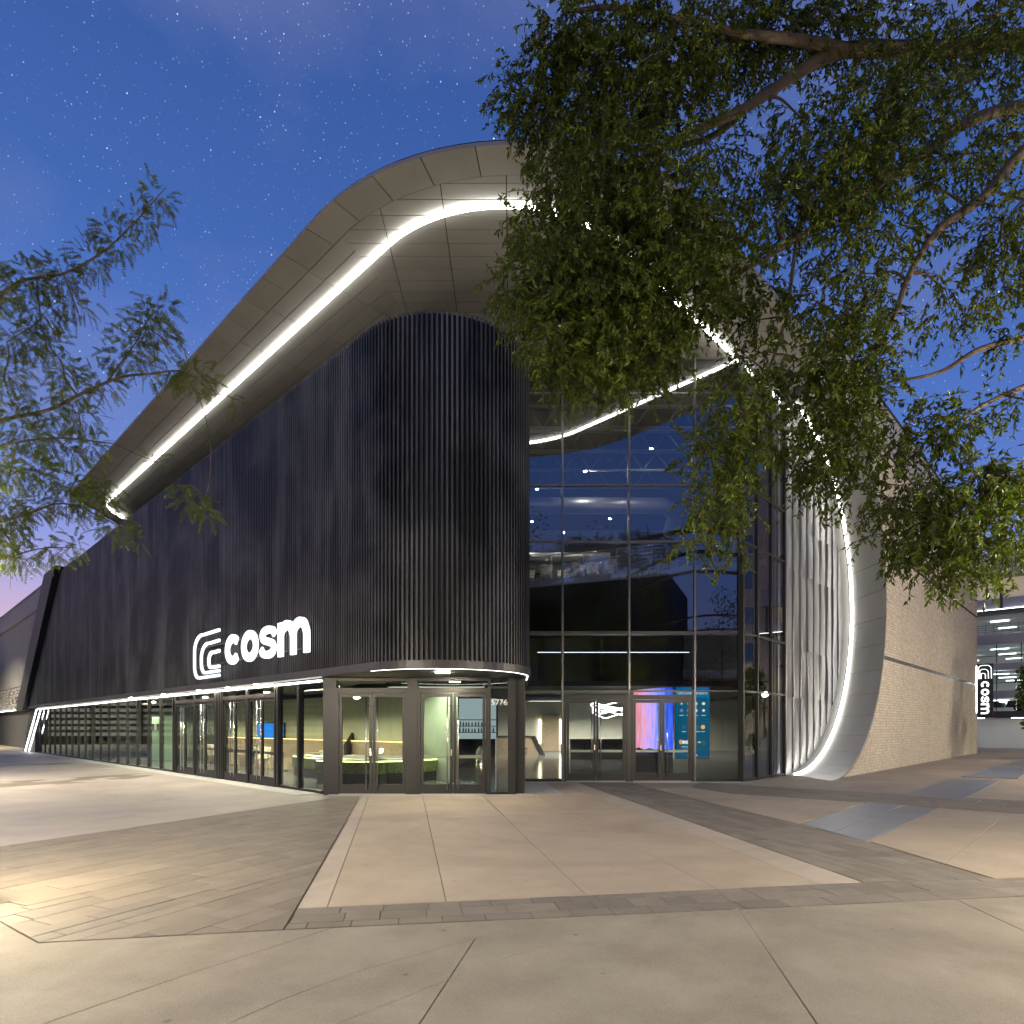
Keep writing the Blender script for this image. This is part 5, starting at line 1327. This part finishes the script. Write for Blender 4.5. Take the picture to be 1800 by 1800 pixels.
def grow(name, loc, label, limbs, clumps, leafm, seed, mode, crownname='crown'):
    r = random.Random(seed); root = empty(name, loc, label=label, cat='tree')
    mbt = MB(); P, R_ = limbs[0]; mbt.tube(P, R_, 10); mbt.build('trunk', M_bark, root)
    for P, R_ in limbs[1:]: MB().tube(P, R_, 8).build('branch', M_bark, root)
    lv = Leaves(); tw = []; br = MB(); extra = list(limbs)
    for (c, rad, dens) in sorted(clumps, key=lambda k: nearest(limbs, k[0])[0]):
        dd, q, rr = nearest(extra, c)
        if dd > .15:
            mid = (q + c) / 2 + rand_unit(r) * dd * .12 + Vector((0, 0, dd * .06)); P = catmull([q, mid, c, c + (c - mid).normalized() * rad * .5], 4)
            r0 = min(rr * .7, .012 + .018 * dd); R_ = [r0 + (.006 - r0) * i / (len(P) - 1) for i in range(len(P))]
            br.tube(P, R_, 5); extra.append((P, R_))
        nsp = max(3, int(dens * rad * rad * (700 if mode == 'elm' else 2300)))
        for k in range(nsp):
            o_ = rand_unit(r) * rad * (r.random() ** .45); p = c + Vector((o_.x, o_.y * 1.0, o_.z * .8))
            if mode == 'elm': spray(lv, tw, p, (o_.normalized() + Vector((0, 0, -.55)) + rand_unit(r) * .6), r.uniform(.18, .36), 15, r, .075, .0145, .5)
            else: frond(lv, tw, p, (o_.normalized() + Vector((0, 0, -.25)) + rand_unit(r) * .7), r.uniform(.07, .14), 8, r, .024, .0042)
    br.build('branchlets', M_bark, root, kind='stuff'); twigs_mesh(tw).build('twigs', M_bark, root, kind='stuff'); lv.build(crownname, leafm, root)
    return root
# large tree on the right, its trunk outside the frame
RT_ = [limb([(2560, 1420, 9.0), (2540, 1100, 9.0), (2480, 700, 8.9), (2420, 350, 8.7), (2300, 150, 8.5), (2150, 60, 8.3)], .26, .17),
       limb([(2300, 150, 8.5), (2030, 105, 8.4), (1900, 85, 8.2), (1800, 72, 8.0), (1650, 88, 7.8), (1490, 88, 7.6), (1400, 130, 7.5), (1310, 190, 7.4), (1180, 250, 7.3), (1060, 320, 7.2)], .14, .03),
       limb([(1490, 88, 7.6), (1400, 70, 7.3), (1280, 55, 7.1), (1100, 15, 7.0), (1000, 20, 6.9)], .07, .015),
       limb([(1400, 130, 7.5), (1330, 175, 7.8), (1240, 245, 7.9), (1100, 260, 7.9), (960, 240, 7.9)], .06, .012),
       limb([(2420, 350, 8.7), (2100, 200, 8.2), (1900, 160, 7.6), (1800, 185, 7.4), (1700, 215, 7.2), (1600, 290, 7.0), (1500, 350, 6.9), (1400, 420, 6.8), (1300, 480, 6.8)], .10, .02),
       limb([(2440, 450, 8.8), (2100, 260, 7.8), (1880, 230, 7.0), (1800, 265, 6.8), (1730, 345, 6.7), (1650, 405, 6.6), (1600, 480, 6.6), (1570, 560, 6.6), (1530, 640, 6.6)], .085, .015),
       limb([(2480, 700, 8.9), (2150, 590, 8.2), (1900, 570, 7.4), (1800, 594, 7.0), (1720, 615, 6.9), (1650, 655, 6.8), (1560, 672, 6.8)], .06, .012),
       limb([(2490, 760, 8.9), (2150, 660, 8.0), (1900, 640, 7.0), (1800, 680, 6.6), (1740, 706, 6.5), (1690, 735, 6.4)], .055, .012),
       limb([(1300, 480, 6.8), (1220, 540, 6.7), (1130, 580, 6.6), (1040, 600, 6.5)], .025, .008),
       limb([(1400, 420, 6.8), (1380, 560, 6.6), (1340, 680, 6.5), (1290, 790, 6.4), (1240, 900, 6.4)], .022, .007)]
CR = []
def cl(px_, py_, rpx, d, dens=1.0): CR.append((at(px_, py_, d), rpx / FPX * d, dens))
for a in [  # upper left mass
    (985, 60, 60, 7.0), (1060, 40, 70, 7.1), (960, 130, 50, 7.2), (1040, 140, 75, 7.2), (1130, 110, 80, 7.3), (930, 190, 45, 7.3), (1000, 220, 75, 7.4), (1090, 230, 85, 7.3), (1200, 60, 80, 7.2), (1190, 170, 70, 7.4, .8),
    (1290, 40, 75, 7.4), (1380, 30, 70, 7.5), (1300, 130, 60, 7.7, .7), (1400, 200, 40, 7.3, .6), (895, 150, 30, 7.2, .7), (1460, 40, 60, 7.6), (1540, 45, 60, 7.6, .8), (1250, 260, 50, 7.2, .6),
    # central dense mass over the canopy
    (985, 330, 60, 7.0, 1.1), (1070, 330, 90, 6.9, 1.2), (1170, 340, 85, 6.9, 1.1), (1000, 420, 65, 6.8, 1.2), (1090, 440, 95, 6.7, 1.3), (1190, 430, 85, 6.7, 1.1), (940, 480, 60, 6.6, 1.2), (1020, 520, 90, 6.6, 1.4), (1120, 540, 90, 6.6, 1.4),
    (1210, 520, 70, 6.6, 1.0), (975, 590, 65, 6.5, 1.2), (1060, 610, 75, 6.5, 1.2), (1140, 620, 60, 6.5, 1.1), (900, 520, 35, 6.5, .7), (930, 400, 40, 6.9, .8), (1010, 650, 45, 6.4, .9), (1100, 680, 35, 6.4, .8),
    (1250, 400, 45, 6.8, .7), (1330, 320, 50, 7.0, .5), (1370, 280, 40, 7.2, .5),
    # right upper field with sky gaps
    (1450, 250, 75, 7.0, 0.81), (1530, 190, 70, 7.2, 0.81), (1520, 290, 75, 7.0, 0.91), (1600, 220, 70, 7.1, 0.81), (1440, 340, 70, 6.8, 0.91), (1360, 380, 60, 6.8, 0.81), (1520, 370, 60, 6.8, 0.70), (1640, 140, 70, 7.6, 0.70), (1680, 40, 70, 7.8, 0.70), (1770, 30, 55, 7.8, 0.70),
    (1600, 110, 50, 7.7, 0.70), (1740, 130, 55, 7.6, 0.60), (1700, 270, 60, 6.9, 0.70), (1650, 330, 45, 6.8, 0.50), (1770, 240, 50, 7.1, 0.60), (1600, 400, 50, 6.7, 0.50), (1480, 440, 50, 6.7, 0.60), (1540, 480, 50, 6.7, 0.70), (1310, 490, 55, 6.7, 0.91), (1350, 560, 45, 6.7, 0.81),
    (1760, 420, 55, 6.6, 0.91), (1790, 350, 40, 6.6, 0.81), (1770, 500, 50, 6.6, 0.81), (1680, 560, 45, 6.6, 0.50), (1650, 500, 35, 6.6, 0.50), (1790, 580, 35, 6.8, 0.60),
    # hanging curtains
    (1450, 540, 55, 6.6, .8), (1530, 560, 50, 6.6, .8), (1480, 620, 60, 6.5, 1.0), (1420, 640, 50, 6.5, .9), (1500, 700, 60, 6.5, 1.1), (1440, 720, 55, 6.5, 1.1), (1550, 640, 40, 6.6, .7), (1430, 790, 50, 6.5, 1.0), (1490, 790, 50, 6.5, 1.0), (1450, 850, 35, 6.5, .8), (1510, 860, 35, 6.6, .7),
    (1330, 640, 50, 6.5, .9), (1290, 720, 55, 6.4, 1.0), (1250, 800, 55, 6.4, 1.0), (1300, 810, 45, 6.4, .9), (1250, 880, 45, 6.4, .9), (1225, 950, 28, 6.4, .8), (1285, 900, 40, 6.4, .8), (1340, 760, 40, 6.5, .7), (1290, 960, 25, 6.4, .6),
    # lower right
    (1610, 750, 45, 6.6, .8), (1660, 760, 40, 6.5, .7), (1570, 790, 40, 6.6, .7), (1580, 880, 45, 6.4, .9), (1640, 870, 50, 6.3, 1.0), (1720, 850, 55, 6.3, 1.0), (1780, 830, 50, 6.3, 1.0), (1620, 940, 50, 6.3, 1.1), (1690, 930, 60, 6.2, 1.2), (1760, 920, 55, 6.2, 1.1), (1650, 1000, 35, 6.2, 1.0), (1720, 985, 40, 6.1, 1.0), (1560, 940, 35, 6.4, .7), (1785, 980, 30, 6.1, .8), (1790, 700, 35, 6.4, .6), (1700, 740, 40, 6.4, .7),
    # beyond the frame
    (1900, 100, 100, 7.8, .6), (1900, 350, 90, 7.2, .6), (1900, 800, 90, 6.6, .7), (1950, 600, 90, 7.2, .6), (1880, 940, 60, 6.5, .8)]: cl(*a)
grow('elm_tree', at(2560, 1474.4, 9.0), 'large elm overhanging the plaza from the right with drooping leafy boughs', RT_, CR, M_leafR, 4, 'elm')
# locust on the left
LT_ = [limb([(-330, 1560, 6.3), (-320, 1300, 6.3), (-290, 1100, 6.2), (-240, 900, 6.1), (-200, 700, 6.0), (-190, 480, 5.9)], 0.1200, 0.0350),
       limb([(-235, 880, 6.1), (-100, 790, 5.8), (0, 741, 5.6), (84, 721, 5.5), (147, 690, 5.5), (213, 663, 5.5), (267, 657, 5.5), (315, 652, 5.5), (350, 668, 5.5)], 0.0210, 0.0042),
       limb([(191, 668, 5.5), (222, 625, 5.5), (240, 600, 5.5), (262, 560, 5.5), (289, 535, 5.5)], 0.0072, 0.0028),
       limb([(-235, 890, 6.1), (-100, 820, 5.8), (0, 785, 5.5), (89, 770, 5.4), (178, 777, 5.4), (200, 780, 5.4)], 0.0168, 0.0035),
       limb([(-200, 700, 6.0), (-80, 570, 5.7), (0, 517, 5.6), (44, 492, 5.6), (111, 481, 5.6), (178, 445, 5.6), (231, 397, 5.6), (267, 357, 5.6), (293, 328, 5.6)], 0.0180, 0.0028),
       limb([(-260, 960, 6.1), (-60, 930, 5.6), (35, 908, 5.4), (111, 885, 5.3), (195, 917, 5.3), (249, 943, 5.3)], 0.0150, 0.0028),
       limb([(-270, 1020, 6.1), (-80, 990, 5.6), (0, 983, 5.4), (67, 965, 5.3), (133, 962, 5.3)], 0.0120, 0.0028),
       limb([(315, 652, 5.5), (350, 700, 5.4), (370, 780, 5.3), (365, 860, 5.3), (350, 890, 5.3)], 0.0036, 0.0021)]
CR = []
for a in [(275, 345, 28, 5.6), (245, 385, 34, 5.6), (205, 420, 36, 5.6), (160, 455, 36, 5.6), (110, 480, 38, 5.6), (60, 490, 36, 5.6), (20, 510, 32, 5.6), (130, 530, 36, 5.6, .8), (70, 545, 40, 5.6), (30, 590, 44, 5.6), (80, 600, 36, 5.6), (10, 650, 40, 5.6),
          (285, 540, 28, 5.5), (260, 565, 36, 5.5), (240, 600, 36, 5.5), (280, 590, 32, 5.5), (215, 630, 32, 5.5), (110, 645, 30, 5.5), (300, 655, 26, 5.5), (345, 665, 34, 5.5, 1.3), (260, 662, 24, 5.5, .8), (180, 668, 32, 5.5), (130, 690, 36, 5.5), (80, 715, 36, 5.5), (30, 735, 40, 5.5),
          (140, 735, 36, 5.4), (60, 770, 40, 5.4), (115, 790, 40, 5.4), (160, 780, 28, 5.4), (20, 820, 44, 5.4, 1.1), (80, 835, 40, 5.4), (130, 850, 34, 5.3), (165, 880, 36, 5.3, 1.2), (120, 885, 32, 5.3), (200, 925, 30, 5.3, 1.1), (60, 890, 36, 5.3), (15, 900, 44, 5.3, 1.4), (240, 945, 18, 5.3, .8), (185, 860, 26, 5.3),
          (10, 940, 34, 5.3, 1.2), (40, 980, 30, 5.3), (90, 965, 26, 5.3), (125, 960, 26, 5.3), (20, 985, 26, 5.3), (335, 880, 26, 5.3, 1.4), (362, 900, 20, 5.3, 1.2), (320, 855, 16, 5.3, .8), (410, 700, 18, 5.5, .6), (270, 810, 18, 5.4, .5),
          (-60, 500, 70, 5.7), (-90, 650, 80, 5.7), (-70, 800, 80, 5.6), (-60, 950, 70, 5.5), (-150, 380, 80, 5.9, .7)]: cl(*a)
grow('locust_tree', at(-330, 1558.7, 6.3), 'slender locust tree with feathery leaves reaching in from the left', LT_, CR, M_leafL, 9, 'locust')
# trees behind the camera and to the right, mirrored in the glass
def far_tree(x, y, h, lab, m_, seed):
    r = random.Random(seed); root = empty('street_tree', (x, y, 0), label=lab, cat='tree', group='trees mirrored in the glazing')
    MB().tube([(x, y, 0), (x + .1, y, h * .3), (x - .05, y + .1, h * .6), (x, y, h * .8)], [.14, .11, .08, .03], 8).build('trunk', M_bark, root)
    lv = Leaves()
    for k in range(26):
        t = r.uniform(.35, 1.0); c = Vector((x, y, h * t)) + rand_unit(r) * h * .26 * (1.25 - abs(t - .6))
        for j in range(90):
            p = c + rand_unit(r) * h * .11 * r.random() ** .4; lv.leaf(p, rand_unit(r), rand_unit(r), .22, .07)
    lv.build('crown', m_, root)
for i, (x, y, h, lab) in enumerate(((-9, -17, 14, 'tall street tree behind the camera, mirrored left in the tall glazing'), (2, -15.5, 16, 'tallest street tree behind the camera, mirrored beside the ribbed wall'), (8.5, -14.5, 16, 'broad street tree behind the camera, mirrored in the middle of the glazing'),
        (17, -14, 12, 'street tree behind the camera, mirrored toward the glass corner'), (23.5, 25, 4.6, 'small lit street tree mirrored in the angled glass'), (28, 32, 5, 'second small street tree mirrored in the angled glass'), (-33, 26, 8, 'street tree mirrored in the long glass front'))):
    far_tree(x, y, h, lab, M_leafR, 20 + i)
